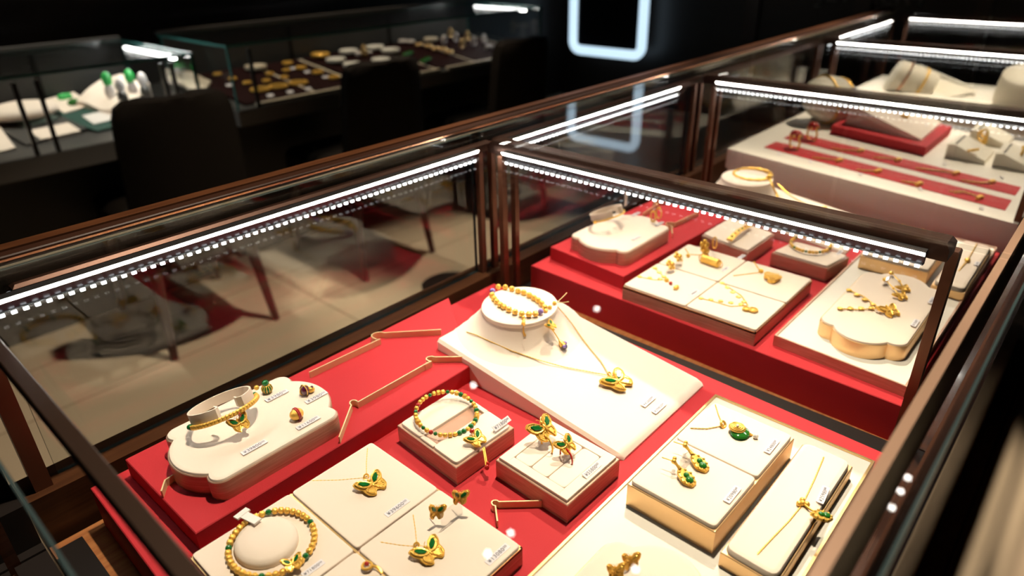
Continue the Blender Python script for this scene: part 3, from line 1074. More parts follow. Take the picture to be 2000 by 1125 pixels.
# --- square box with the two butterfly rings
B2 = [(0.3383,0.3324,0.8047)[:2], (0.3364,0.2495,0.8047)[:2], (0.4119,0.2483,0.8047)[:2], (0.4144,0.3324,0.8047)[:2]]
t = jewel_box('square rose gold ring box with rolled cream cushion and two butterfly rings', B2, zP, zB, M['rose'], 'jewel boxes', inner=1)
B2c = ccw(B2)
i0 = min(range(4), key=lambda i: (B2c[i][0] + B2c[i][1]))
B2c = B2c[i0:] + B2c[:i0]
Q = inset(B2c, .0022)
mbf = MB()
for (a, b, c, d) in ((0, 0, 1, .13), (0, .87, 1, 1), (0, .125, .13, .875), (.87, .125, 1, .875)):
    mbf.poly(sub_quad(Q, a, b, c, d), [(0, zB - .006), (0, zB + .0006), (.0004, zB + .001)])
t.part('cushion_border', mbf, M['cream'])
for a, b in ((.131, .375), (.379, .621), (.625, .869)):
    t.part('ring_roll', pad_mb(sub_quad(Q, .131, a, .869, b), zB - .008, zB + .0008, .002, .0012), M['cream'])


def ring_jewel(label, c, band_ctr, s, red=False):
    c, bc = Vector(c), Vector(band_ctr)
    t = Thing('ring', label, 'ring', bc - EZ * .009, 'butterfly rings')
    mb = MB(); mb.ring(bc, .0088, .0008, EX * .25 + EY * .97, EZ, 30, 6)
    t.part('band', mb, M['redenamel'] if red else M['gold'], label='slim ring band')
    butterfly(t, 'butterfly_top', frame(c, (1, -.05, 0), (0, .86, .5)), s, fold=-.25)


ring_jewel('large gold ring topped by a green butterfly, back of the two in the ring box', (0.3837,0.3125,0.8203), (0.3780,0.3053,0.8099), .0185)
ring_jewel('smaller gold ring topped by a green butterfly, front of the two in the ring box', (0.3817,0.2849,0.8182), (0.3781,0.2830,0.8081), .0135, True)
price_tag((0.3805,0.2565,0.8060), '¥55800', 'printed price tag leaning at the right of the ring box', tilt=.35, w=.0225)

# --- neck display with bead bracelet and butterfly necklace


def neck_display(label, dx, group):
    """low sloping board with an oval collar at its raised end (dx shifts it along the row)"""
    o = hp(1.965 + dx, 1.4, -1.69)
    t = Thing('neck_display', label, 'necklace display', o, group)
    xa, xb = 1.65 + dx, 2.275 + dx
    zt = lambda y: -1.668 + .1173 * (y - .99)
    yl, yh = .985, 1.965
    rings = []
    for y, d, e in ((yl, .012, .012), (yl + .012, .004, .003), (yl + .035, 0, 0), (1.4, 0, 0), (yh - .03, 0, 0), (yh - .008, .004, .004), (yh, .014, .014)):
        a, b = xa + d, xb - d
        zz = zt(y) - e
        rings.append([hp(a, y, -1.69), hp(b, y, -1.69), hp(b, y, zz - .012), hp(b - .012, y, zz), hp(a + .012, y, zz), hp(a, y, zz - .012)])
    mb = MB(); mb.loft(rings); t.part('board', mb, M['cream'])
    # collar: oval neck flaring into the board, flat lidded top tilted to the viewer
    c = Vector((1.985 + dx, 1.765))
    rings = []
    for f, h in ((.315, -.004), (.275, .004), (.240, .015), (.212, .030), (.193, .050), (.183, .070), (.178, .088), (.176, .104)):
        row = []
        for i in range(48):
            cs, sn = math.cos(2 * PI * i / 48), math.sin(2 * PI * i / 48)
            y = c.y + f * sn * .92
            base = zt(y) + h
            top = -1.475 + .02 * f * sn
            g = max(0, min(1, h / .104)) ** 1.5
            row.append(hp(c.x + f * cs, min(y, yh - .006), base * (1 - g) + top * g))
        rings.append(row)
    mb = MB(); mb.loft(rings); n = t.part('neck', mb, M['cream'])
    rings = []
    for f, h in ((.170, -.006), (.177, -.001), (.180, .008), (.177, .017), (.168, .0205), (.10, .021)):
        rings.append([hp(c.x + f * math.cos(2 * PI * i / 40), c.y + f * math.sin(2 * PI * i / 40) * .92, -1.475 + h + .02 * f * math.sin(2 * PI * i / 40)) for i in range(40)])
    mb = MB(); mb.loft(rings); t.part('collar_top', mb, M['cream'])
    return t


neck_display('cream sloping neck display with round collar in the first showcase', 0, 'neck displays')
WP = [(973, 560), (987, 561), (1000, 564), (1012, 568), (1023, 571), (1034, 576), (1043, 581), (1051, 586), (1058, 592), (1064, 600), (1056, 608), (1046, 613), (1033, 614),
      (1019, 613), (1006, 609), (994, 604), (984, 599), (977, 595), (970, 589), (965, 584), (961, 577), (959, 570), (964, 564)]
cpts = [(0.5276,0.5034,0.8473), (0.5322,0.4959,0.8473), (0.5343,0.4870,0.8473), (0.5350,0.4779,0.8473), (0.5364,0.4701,0.8473), (0.5357,0.4608,0.8473), (0.5343,0.4525,0.8473), (0.5326,0.4448,0.8473), (0.5295,0.4369,0.8473), (0.5243,0.4280,0.8473),
        (0.5140,0.4255,0.8473), (0.5058,0.4262,0.8473), (0.5001,0.4311,0.8473), (0.4958,0.4380,0.8473), (0.4945,0.4468,0.8473), (0.4945,0.4561,0.8473), (0.4952,0.4646,0.8473), (0.4961,0.4710,0.8473), (0.4989,0.4792,0.8473), (0.5025,0.4866,0.8473), (0.5074,0.4946,0.8473), (0.5154,0.5013,0.8473)]
zc = Vector(cpts[0])
t = Thing('bracelet', 'gold bead bracelet with violet beads and cord ends on the near collar', 'bracelet', (.51, .46, hz(-1.47)), 'bead bracelets')
kinds = ['gold'] * 22
kinds[10] = ('violet', .95)
kinds[21] = ('violet', .95)
beads_on(t, cpts, kinds, .0036, True)
mb = MB()
for a in ((0.5313,0.4262,0.8450), (0.5423,0.4283,0.8450), (0.5218,0.4245,0.8450)):
    mb.sphere(a, .0026, nu=10, nv=8)
o = t.part('knot_beads', mb, M['gold_bead'])
mb = MB()
k0 = Vector((0.5462,0.4276,0.8450))
mb.tube(bez(k0, Vector((0.5540,0.4263,0.8476)), Vector((0.5637,0.4270,0.8502)), 8), .0005, 6)
mb.tube(bez(k0, Vector((0.5488,0.4206,0.8450)), Vector((0.5559,0.4179,0.8450)), 8), .0005, 6)
t.part('cord', mb, M['gold_rim'])
d1 = Vector((0.4932,0.4335,0.8455))
mb = MB()
mb.sphere(d1, .0022, nu=10, nv=8)
mb.tube([d1 + Vector((0, -.001, -.001)), Vector((0.4858,0.4270,0.8434)), Vector((0.4867,0.4264,0.8406))], [.0012, .0024, .0010], 10)
mb.tube([Vector((0.4858,0.4271,0.8401)), Vector((0.4850,0.4257,0.8338)), Vector((0.4852,0.4230,0.8294))], .0007, 6)
mb.tube([Vector((0.4858,0.4271,0.8401)), Vector((0.4842,0.4258,0.8340)), Vector((0.4837,0.4239,0.8285))], .0006, 6)
t.part('gold_drop', mb, M['gold'])
mb = MB()
for dxp in (0, .0022):
    mb.tube(bez(Vector((0.4833,0.4251,0.8295)) + EX * dxp, Vector((0.4783,0.4238,0.8217)) + EX * dxp, Vector((0.4772,0.4184,0.8165)) + EX * dxp * .5, 8), .00025, 5)
t.part('loose_thread', mb, M['thread'])
mb = MB()
pa = Vector((0.5207,0.4273,0.8398))
pb = Vector((0.5177,0.4195,0.8346))
pm = Vector((0.5135,0.4102,0.8320))
pe = Vector((0.5187,0.4023,0.8165))
mb.tube([pa, pb, pm, Vector((0.5176,0.4067,0.8228)), pe], .0007, 6)
pf = Vector((0.5189,0.3965,0.8113))
mb.tube([pe, pe.lerp(pf, .5), pf], [.0012, .0030, .0040], 12)
t.part('gold_pendant_stem', mb, M['gold'])
butterfly(t, 'butterfly_charm', frame(pm + EZ * .002, (1, .35, 0), (-.3, .8, .5)), .0105, enamel='green')
mb = MB(); mb.sphere(pf + Vector((.001, -.002, -.001)), .0030, nu=8, nv=6); t.part('blue_gem', mb, M['navy'])
mb = MB(); mb.sphere(pf + Vector((.0045, .0005, .001)), .0024, nu=8, nv=6); mb.sphere(pf + Vector((-.002, -.003, .001)), .0020, nu=8, nv=6); t.part('violet_gem', mb, M['violet'])

k = Vector((0.5187,0.3330,0.7988))
t = Thing('necklace', 'long gold chain necklace with green butterfly on the near neck display', 'necklace', k, 'pendant necklaces')
chain(t, [(0.4593,0.4908,0.8196), (0.4593,0.4750,0.8217), (0.4596,0.4545,0.8216), (0.4667,0.4280,0.8163), (0.4811,0.4033,0.8081), (0.4940,0.3776,0.8033), (0.5026,0.3624,0.8015), (0.5112,0.3473,0.7997), k], .0006)
chain(t, [(0.5436,0.4247,0.8404), (0.5640,0.4288,0.8183), (0.5621,0.4164,0.8118), (0.5532,0.3960,0.8055), (0.5411,0.3725,0.8029), (0.5328,0.3538,0.8005), k], .0006)
bail(t, k, r=.0024)
butterfly(t, 'butterfly_pendant', frame(Vector((0.5160,0.3192,0.7971)), (1, .0, 0), (0, 1, .12)), .0225)
price_tag((0.5145,0.2812,0.7916), '¥42600', 'printed price tag on the near neck display, farther from its edge', w=.021, y=(0, 1, .117))
price_tag((0.5138,0.2679,0.7901), '¥39800', 'printed price tag on the near neck display, nearer its edge', w=.021, y=(0, 1, .117))

# --- white tray with gold rim, its two boxes and lobed tray
zW = hz(-1.645)
WT1 = rect(.21, .0767, .566, .2325)


def white_tray(label, q, group, side):
    t = Thing('rimmed_tray', label, 'display tray', (q[0][0], q[0][1], zP), group)
    t.part('board', slab(inset(ccw(q), .0012), zP, zW, .0005), M['white_board'])
    q = ccw(q)
    mb = MB()
    o, i_ = q, inset(q, .0022)
    n = 4
    v = [(x, y, z) for z in (zP, zW + .0018) for x, y in o] + [(x, y, zW + .0018) for x, y in i_] + [(x, y, zP + .001) for x, y in i_]
    f = []
    for i in range(4):
        j = (i + 1) % 4
        f += [(i, j, 4 + j, 4 + i), (4 + i, 4 + j, 8 + j, 8 + i), (8 + i, 8 + j, 12 + j, 12 + i)]
    mb.add(v, f)
    t.part('rim', mb, side)
    return t


white_tray('white tray with gold rim at the right of the first showcase', WT1, 'white rimmed trays', M['gold_rim'])

GB1 = [(0.3766,0.2179,0.8190), (0.3764,0.1389,0.8190), (0.5224,0.1365,0.8190)]
GB1 = para(*GB1)
zG = hz(-1.55)


def two_pad_box(label, q, z0, z1, group):
    t = Thing('jewel_box', label, 'display box', (q[0][0], q[0][1], z0), group)
    t.part('casing', slab(q, z0, z1 - .002, .0006), M['apricot'])
    c = ccw(q)
    i0 = min(range(4), key=lambda i: (c[i][0] + c[i][1]))
    c = c[i0:] + c[:i0]
    Q = inset(c, .0015)
    t.part('pad', pad_mb(sub_quad(Q, 0, 0, .496, 1), z1 - .004, z1 + .002, .003), M['cream'])
    t.part('pad', pad_mb(sub_quad(Q, .504, 0, 1, 1), z1 - .004, z1 + .002, .003), M['cream'])
    return t


two_pad_box('long gold sided box with two cream pads holding jade jewels on the near white tray', GB1, zW, zG, 'gold sided boxes')
zG2 = -1.545
k = Vector((0.4920,0.1908,0.8213))
t = necklace('gold necklace with oval green jade and filigree disc on the gold sided box', ((0.5162,0.2107,0.8213), (0.4693,0.2116,0.8213)), k, mids=([(0.5044,0.2016,0.8213)], [(0.4783,0.2000,0.8213)]))
bail(t, k, r=.003)
jc = Vector((0.4914,0.1763,0.8229))
mb = MB(); mb.sphere(jc + Vector((0, -.002, 0)), .0088, (1.1, .95, .35), 20, 10); t.part('jade_oval', mb, M['jade'], label='green jade oval')
mb = MB(); g = jc + Vector((.001, .0015, .0034))
mb.tube([g - EZ * .0008, g, g + EZ * .0008], [.0072, .0076, .0066], 24)
for R in (.0062, .0044, .0026):
    mb.ring(g + EZ * .001, R, .0006, EX, EY, 22, 5)
o = t.part('filigree_disc', mb, M['gold'])
mb = MB(); mb.sphere(g + EZ * .0016, .0013, nu=8, nv=6); t.part('small_pearl', mb, M['pearl'], o)
mb = MB(); mb.tube([jc + Vector((.003, -.009, 0)), Vector((0.4969,0.1647,0.8216))], [.002, .0007], 8); t.part('gold_link', mb, M['gold'])
mb = MB(); mb.sphere((0.4954,0.1614,0.8232), .0024, nu=12, nv=8); t.part('pearl_drop', mb, M['pearl'])
price_tag((0.4929,0.1455,0.8213), '¥24800', 'printed price tag beside the jade oval necklace', w=.0215)


def drop_pendant(t, p, s, X):
    mb = MB()
    pts = []
    for i in range(20):
        a = 2 * PI * i / 20
        r = 1 + .22 * max(0, math.cos(a)) ** 3 * 1.5
        wv = 1 + .05 * math.sin(6 * a)
        pts.append((s * .62 * wv * math.sin(a), s * (.85 * math.cos(a) * r) * wv))
    mb.poly(pts, [(0, 0), (-.05 * s, .12 * s), (.05 * s, .26 * s), (.16 * s, .28 * s)], X=X)
    for i in range(10):
        x, y = pts[i * 2]
        mb.sphere((x * .86, y * .86, .26 * s), .13 * s, nu=7, nv=5, X=X)
    o = t.part('drop_setting', mb, M['gold'])
    mb = MB(); mb.sphere((0, -.28 * s, .30 * s), .36 * s, (1, 1, .6), 12, 8, X=X); mb.sphere((.04 * s, .20 * s, .30 * s), .27 * s, (1, 1, .7), 12, 8, X=X); t.part('jade_gourd', mb, M['jade'], o, label='green jade gourd')


es = Vector((0.4258,0.1916,0.8213))
t = Thing('earring_stand', 'tiny clear block holding two jade drop earrings on the gold sided box', 'earring stand', es, 'earring stands')
mb = MB(); mb.box((es.x - .009, es.y - .0015, es.z), (es.x + .009, es.y + .0015, es.z + .010)); t.part('block', mb, M['acrylic'])
for nm, a, b, c in (('far', (0.4338,0.1982,0.8320), (0.4322,0.1901,0.8281), (0.4300,0.1811,0.8229)), ('near', (0.4100,0.1954,0.8320), (0.4098,0.1891,0.8281), (0.4075,0.1811,0.8229))):
    a, b, c = Vector(a), Vector(b), Vector(c)
    t = Thing('earring', 'jade gourd drop earring, ' + nm + ' one on the gold sided box', 'earring', c, 'jade drop earrings')
    mb = MB()
    mb.sphere(a, .0022, nu=10, nv=8); mb.sphere(a + Vector((.003, .001, .0005)), .0019, nu=10, nv=8)
    mb.tube([a, a.lerp(b, .5), b], [.0018, .0011, .0018], 8)
    mb.cyl(a, a + Vector((-.002, .010, 0)), .0005, 6)
    t.part('stud', mb, M['gold'])
    drop_pendant(t, c, .0098, frame(c, (.92, -.35, 0), (.3, 1, .25)))
price_tag((0.4167,0.1454,0.8213), '¥20980', 'printed price tag beside the pair of jade drop earrings', w=.0215)

SB1 = para((0.3698,0.1304,0.8112), (0.5313,0.1307,0.8112), (0.5300,0.0868,0.8112))
zS = hz(-1.58)


def slim_box(label, q, z0, z1, group):
    t = Thing('jewel_box', label, 'display box', (q[0][0], q[0][1], z0), group)
    t.part('casing', slab(q, z0, z1 - .003, .0006), M['apricot'])
    t.part('pad', pad_mb(inset(ccw([(a[0], a[1]) for a in q]), .0016), z1 - .004, z1 + .003, .004, .003), M['cream'])
    return t


slim_box('slim gold sided box with teardrop necklace at the right of the near white tray', SB1, zW, zS, 'slim gold sided boxes')
k = Vector((0.4505,0.1010,0.8143))
t = Thing('necklace', 'thin gold necklace with jade teardrop on the slim cream pad', 'necklace', k, 'pendant necklaces')
chain(t, [(0.5180,0.1083,0.8143), (0.4843,0.1042,0.8143), k], .0006)
chain(t, [k, (0.4268,0.1022,0.8143), (0.4031,0.1048,0.8143), (0.3801,0.1071,0.8143)], .0006)
mb = MB()
for dx_, dy_ in ((0, 0), (.003, .0015), (-.0025, .002), (.001, -.003)):
    mb.sphere(k + Vector((dx_, dy_, .002)), .0023, nu=9, nv=7)
mb.tube([k + EZ * .002, Vector((0.4478,0.0951,0.8164)), Vector((0.4472,0.0909,0.8164))], .0009, 6)
t.part('clasp_cluster', mb, M['gold'])
pd = Vector((0.4449,0.0838,0.8169))
drop_pendant(t, pd, .0088, frame(pd, (.75, .65, 0), (-.6, .75, .2)))
price_tag((0.4710,0.0923,0.8146), '¥25980', 'printed price tag on the slim cream pad above the teardrop', w=.0215, y=(-.1, 1, 0), x=(1, .1, 0))

# lobed tray cut by the bottom edge of the photograph
LC4 = hp(.93, .585, 0)
lotus_tray('lobed_tray', 'lobed cream tray with two gold charms at the bottom edge of the near white tray', LC4, .82 * U, .37 * U, zW, hz(-1.58), M['apricot'], M['cream'], 'lobed trays')
for nm, pp in (('farther', (0.3118,0.1737,0.8138)), ('nearer', (0.2969,0.1766,0.8138))):
    pp = Vector(pp)
    t = Thing('earring', 'blurred gold butterfly stud, ' + nm + ' of two on the bottom lobed tray', 'earring', pp, 'gold studs')
    butterfly(t, 'butterfly', frame(pp + EZ * .003, (.8, -.6, -.1), (.3, .4, .9)), .0105, enamel='gold', fold=.5)

# ------------------------------------------------------------------ second showcase
LOW2 = [(0.7023,0.6006,0.7826)[:2], hp(4.58, 2.31, 0)[:2], hp(4.58, .31, 0)[:2], (0.6889,0.0842,0.7709)[:2]]
t = Thing('red_riser', 'large red display board covering the deck of the second showcase', 'display board', (LOW2[0][0], LOW2[0][1], zD), 'red display boards')
t.part('board', slab(LOW2, zD, zP, .0008), M['red'])
UP2 = para((0.7375,0.5917,0.8034), (0.7232,0.4505,0.8034), (0.9745,0.4389,0.8034))
UP2 = [UP2[0], UP2[1], (UP2[2][0] + .06, UP2[2][1]), (UP2[3][0] + .06, UP2[3][1])]
t = Thing('red_riser', 'coral red raised board with brass strips under the far lobed tray', 'display board', (UP2[0][0], UP2[0][1], zP), 'raised red boards')
t.part('board', slab(UP2, zP, zU, .0008), M['red'])
inlay(t, [(0.7445,0.5251,0.8034), (0.7582,0.5313,0.8034), (0.7731,0.5308,0.8034)], zU)
inlay(t, hook((0.8746,0.4622,0.8034), (0.9114,0.4853,0.8034), (0.9239,0.4870,0.8034), (0.9946,0.4823,0.8034))[1:], zU)
inlay(t, hook((0.9281,0.5489,0.8034), (0.9879,0.5556,0.8034), (0.9995,0.5575,0.8034), (1.0307,0.5352,0.8034)), zU)

LC2 = hp(3.125, 1.985, 0)
lotus_tray('lobed_tray', 'lobed cream tray on the coral red board in the second showcase', LC2, .584 * U, .392 * U, zU, zL, M['rose'], M['cream'], 'lobed trays')
c2 = Vector((0.8151,0.5437,0.8424))
_, c2, ey2, ez2 = cuff_stand('white C shaped bracelet rest on the far lobed tray', c2, .0285, .0215, .0095, TL, 52)
t = Thing('bracelet', 'plain thin gold bangle on the white rest of the far lobed tray', 'bracelet', c2, 'thin bangles')
mb = MB(); mb.tube(around(c2 - ez2 * .001, .0315, .0240, 36, EX, ey2, PI, 2 * PI, False), .0013, 7); t.part('bangle', mb, M['gold'])
mb = MB()
e2 = c2 - ez2 * .001 + EX * .0315
for dx_, dy_, dz_ in ((0, 0, 0), (.002, .003, .003), (-.001, .004, .004), (.001, -.002, .001)):
    mb.sphere(e2 + Vector((dx_, dy_, dz_)), .0026, nu=9, nv=7)
mb.sphere(c2 - ez2 * .001 - EX * .0325, .0026, nu=9, nv=7)
t.part('end_cluster', mb, M['gold'])
mb = MB(); cl = Vector((0.8681,0.5453,0.8424)); mb.box((cl.x - .0035, cl.y, cl.z), (cl.x + .0035, cl.y + .001, cl.z + .026))
single('strap_clip', mb, M['plastic'], 'upright white strap behind the bangle on the far lobed tray', 'clip', cl)
es = Vector((0.8804,0.5012,0.8255))
t = Thing('earring_stand', 'tiny clear block holding gold hoop earrings on the far lobed tray', 'earring stand', es, 'earring stands')
mb = MB(); mb.box((es.x - .008, es.y - .001, es.z), (es.x + .008, es.y + .001, es.z + .015)); t.part('block', mb, M['acrylic'])
for nm, dx_ in (('left', -.0085), ('right', .0085)):
    pp = es + Vector((dx_, -.004, .010))
    t = Thing('earring', 'slim gold hoop earring, ' + nm + ' of the pair on the far lobed tray', 'earring', pp, 'hoop earrings')
    mb = MB(); mb.ring(pp, .0058, .0010, EX * .35 + EY * .94, EZ * 1.5, 24, 6); mb.sphere(pp + EZ * .0085, .0022, nu=8, nv=6); t.part('hoop', mb, M['gold'])
price_tag((0.8839,0.5352,0.8255), '¥12600', 'blurred price tag behind the bangle on the far lobed tray', w=.020)
price_tag((0.8717,0.4850,0.8255), '¥6980', 'blurred price tag beside the hoop earrings on the far lobed tray', w=.020)
price_tag((0.8019,0.4819,0.8255), '¥15800', 'blurred price tag at the front edge of the far lobed tray', w=.020)

# four pad tray of the second showcase
a, b, c = (0.7071,0.4366,0.8039), (0.6939,0.2495,0.8039), (0.8779,0.2509,0.8039)
tx0, tx1 = (a[0] + b[0]) / 2, c[0]
ty0, ty1 = (b[1] + c[1]) / 2, a[1]
four_pad('rose gold edged tray of four cream pads in the second showcase', tx0, ty0, tx1, ty1, zP, zT, None)


def star_chain(t, pts, n, s):
    chain(t, pts, .0009)
    mb = MB()
    a, b = Vector(pts[0]), Vector(pts[-1])
    for i in range(n):
        p = a.lerp(b, i / max(1, n - .3)) + EZ * .0012
        mb.sphere(p, s, (1.3, 1.3, .5), 8, 5)
        mb.ring(p, s * 1.4, s * .3, EX, EY, 10, 5)
    t.part('chain_stations', mb, M['gold'])


k = Vector((0.7494,0.3978,0.8039))
t = Thing('necklace', 'gold station necklace with red bead on the near left pad of the second tray', 'necklace', k, 'pendant necklaces')
star_chain(t, [(0.7706,0.4299,0.8039), k], 3, .0022)
star_chain(t, [(0.7335,0.4315,0.8039), (0.7379,0.4116,0.8039), k], 3, .0020)
mb = MB(); mb.sphere((0.7407,0.3875,0.8068), .0026, nu=10, nv=8); t.part('red_bead', mb, M['redenamel'])
mb = MB(); mb.sphere((0.7344,0.3756,0.8070), .0042, (1.35, .8, .7), 12, 8); mb.sphere((0.7452,0.3964,0.8068), .0034, nu=9, nv=7); t.part('gold_drop', mb, M['gold_bead'])
price_tag((0.7394,0.3517,0.8039), '¥9980', 'blurred price tag on the near left pad of the second tray', w=.019)


def flower(t, name, p, s, X=None):
    X = X or frame(p, (1, 0, 0), (0, .7, .7))
    mb = MB()
    for i in range(5):
        a = 2 * PI * i / 5
        mb.sphere((s * .62 * math.cos(a), s * .62 * math.sin(a), 0), s * .42, (1, 1, .45), 8, 6, X=X)
    mb.sphere((0, 0, s * .15), s * .3, nu=8, nv=6, X=X)
    return t.part(name, mb, M['gold'])


for nm, pp in (('right', (0.8018,0.4117,0.8164)), ('left', (0.7752,0.4085,0.8151))):
    pp = Vector(pp)
    t = Thing('earring', 'gold flower earring, ' + nm + ' one between the left pads of the second tray', 'earring', pp, 'flower earrings')
    flower(t, 'flower', pp, .0085)
    mb = MB(); mb.cyl(pp, pp + Vector((.001, .008, -.001)), .0005, 6); t.part('pin', mb, M['gold'])
es = Vector((0.7921,0.4041,0.8039))
t = Thing('earring_stand', 'tiny clear stand behind the gold flower earrings', 'earring stand', es, 'earring stands')
mb = MB(); mb.box((es.x - .010, es.y - .0005, es.z), (es.x + .010, es.y + .001, es.z + .014)); t.part('plate', mb, M['acrylic'])
k = Vector((0.8518,0.3994,0.8039))
t = Thing('necklace', 'gold necklace with pierced barrel pendant on the back left pad of the second tray', 'necklace', k, 'pendant necklaces')
chain(t, [(0.8586,0.4315,0.8039), (0.8428,0.4160,0.8039), k], .0009)
mb = MB()
pa, pb = Vector((0.8328,0.3909,0.8099)), Vector((0.8298,0.3626,0.8099))
mb.tube([pa, pa.lerp(pb, .05), pa.lerp(pb, .95), pb], [.0048, .0062, .0062, .0048], 14)
for i in range(6):
    mb.ring(pa.lerp(pb, .06 + .176 * i), .0063, .0006, EY, EZ, 16, 5)
o = t.part('barrel_pendant', mb, M['gold_bead'])
mb = MB()
for i in range(5):
    for j in range(3):
        q = pa.lerp(pb, .15 + .176 * i) + Vector((0, -.0040 + .0036 * j, .0048 + (.0010 if j == 1 else 0)))
        mb.sphere(q, .0013, nu=6, nv=4)
t.part('pierced_pattern', mb, M['redenamel'], o, label='reddish openings in the barrel')
mb = MB(); mb.sphere((0.8334,0.4129,0.8073), .0030, nu=9, nv=7); t.part('slide_bead', mb, M['gold'])
pp = Vector((0.8551,0.3997,0.8190))
t = Thing('earring', 'leafy gold earring standing at the back left corner of the second tray', 'earring', pp, 'flower earrings')
flower(t, 'leaf_cluster', pp, .0095, frame(pp, (1, -.3, 0), (0, .3, 1)))
flower(t, 'leaf_cluster', pp + Vector((.001, -.002, -.009)), .0085, frame(pp + Vector((.001, -.002, -.009)), (1, -.3, 0), (0, .3, 1)))
pp = Vector((0.8718,0.3923,0.8203))
t = Thing('earring', 'slim gold hoop earring beside the leafy earring of the second tray', 'earring', pp, 'hoop earrings')
mb = MB(); mb.ring(pp, .0045, .0009, EX * .4 + EY * .9, EZ * 2, 20, 6); t.part('hoop', mb, M['gold'])
price_tag((0.8299,0.3534,0.8039), '¥7680', 'blurred price tag below the barrel pendant', w=.019)
price_tag((0.8825,0.3540,0.8039), '¥4980', 'blurred price tag at the back corner of the barrel pendant pad', w=.019)
k = Vector((0.8522,0.3113,0.8039))
t = Thing('necklace', 'gold necklace with large woven heart pendant on the back right pad of the second tray', 'necklace', k, 'pendant necklaces')
chain(t, [(0.8789,0.3338,0.8039), k], .0009)
chain(t, [(0.8177,0.3353,0.8039), k], .0009)
mb = MB(); mb.sphere(k + EZ * .003, .0034, nu=10, nv=8); t.part('ball_clasp', mb, M['gold_bead'])
hc = Vector((0.8400,0.2907,0.8073))
HX = frame(hc, (.75, -.62, 0), (-.62, -.75, 0))
hp_pts = []
for i in range(28):
    a = 2 * PI * i / 28
    hx = 16 * math.sin(a) ** 3
    hy = 13 * math.cos(a) - 5 * math.cos(2 * a) - 2 * math.cos(3 * a) - math.cos(4 * a)
    hp_pts.append((hx * .00075, -hy * .00070))
HX = frame(hc, (.72, .69, 0), (-.69, .72, .05))
hp_pts = [(x, -y) for x, y in hp_pts]
mb = MB(); mb.poly(hp_pts, [(0, -.003), (0, .0015), (.0012, .0030)], X=HX)
for i in range(-3, 4):
    mb.tube([(-.009 + abs(i) * .001, i * .0028 - .002, .0034), (0, i * .0028 + .002, .0046), (.009 - abs(i) * .001, i * .0028 - .002, .0034)], .0011, 6, X=HX)
mb.tube([(x, y, .0028) for x, y in hp_pts], .0011, 6, closed=True, X=HX)
t.part('heart_pendant', mb, M['gold'])
k = Vector((0.7514,0.2835,0.8039))
t = Thing('necklace', 'gold station necklace with double heart pendant on the front pad of the second tray', 'necklace', k, 'pendant necklaces')
star_chain(t, [(0.7881,0.3371,0.8039), (0.7803,0.3209,0.8039), (0.7705,0.3013,0.8039), k], 5, .0021)
star_chain(t, [(0.7309,0.3377,0.8039), (0.7330,0.3202,0.8039), (0.7350,0.2989,0.8039), k], 5, .0021)
mb = MB()
for pp, s in (((0.7389,0.2802,0.8068), .0042), ((0.7417,0.2728,0.8068), .0052)):
    mb.ring(pp, s, .0012, EX, EY, 18, 6)
    mb.sphere(pp, s * .75, (1, 1, .35), 10, 6)
t.part('double_pendant', mb, M['gold_bead'])

# small boxes behind the four pad tray
BA = para((0.9241,0.4386,0.8047), (0.9055,0.3545,0.8047), (0.9970,0.3531,0.8047))
zBr = hz(-1.605)
jewel_box('low pinkish box with cream top and a jewelled gold bar bangle in the second showcase', BA, zP, zBr, M['rose'], 'jewel boxes')
pa, pb = Vector((0.9150,0.3896,0.8099)), Vector((0.9909,0.3903,0.8099))
t = Thing('bracelet', 'wide gold bangle with dark and red stones on the low pinkish box', 'bracelet', pa, 'wide bangles')
mb = MB()
dd = (pb - pa).normalized()
nn = Vector((-dd.y, dd.x, 0))
L_ = (pb - pa).length
rings = []
for i in range(15):
    f = i / 14
    z = -.004 * (2 * f - 1) ** 2
    p = pa.lerp(pb, f) + EZ * (.004 + z)
    rings.append([p + nn * .0042, p - nn * .0042, p - nn * .0042 + EZ * .002, p + nn * .0042 + EZ * .002])
mb.loft(rings)
o = t.part('bar', mb, M['gold_bead'])
for i, kd in enumerate(('jade', 'redenamel', 'jade', 'green', 'redenamel', 'navy')):
    mb = MB(); mb.sphere(pa.lerp(pb, .12 + .15 * i) + EZ * (.0062 - .004 * (2 * (.12 + .15 * i) - 1) ** 2), .0021, (1, 1, .6), 8, 6); t.part('stone', mb, M[kd], o)
BBx = para((0.9292,0.3287,0.8047), (0.9263,0.2478,0.8047), (0.9731,0.2393,0.8047))
ext = Vector(BBx[2]) - Vector(BBx[1])
BBx = [BBx[0], BBx[1], tuple(Vector(BBx[1]) + ext * 1.25), tuple(Vector(BBx[0]) + ext * 1.25)]
jewel_box('low pinkish box with a gold bracelet, beside the white tray of the second showcase', BBx, zP, zBr, M['rose'], 'jewel boxes')
t = Thing('bracelet', 'gold bead bracelet with tiny dark stones on the right pinkish box', 'bracelet', (0.9883,0.2953,0.8047), 'bead bracelets')
bc = Vector((0.9783,0.2917,0.8099))
pts = around(bc, .030, .027, 36, EX, EY, 0, 2 * PI)
kinds = (['gold'] * 3 + [('green', .75)]) * 9
beads_on(t, pts, kinds, .0027, True)
price_tag((0.9860,0.2515,0.8047), '¥33600', 'blurred price tag at the back corner of the right pinkish box', w=.019)
t = Thing('brass_strip', 'short brass strip bent on the second red board behind the heart pendant', 'trim strip', (0.9320,0.2863,0.7826), None)
inlay(t, [(0.9347,0.2963,0.7826), (0.9329,0.2851,0.7826), (0.9396,0.2744,0.7826)], zP)

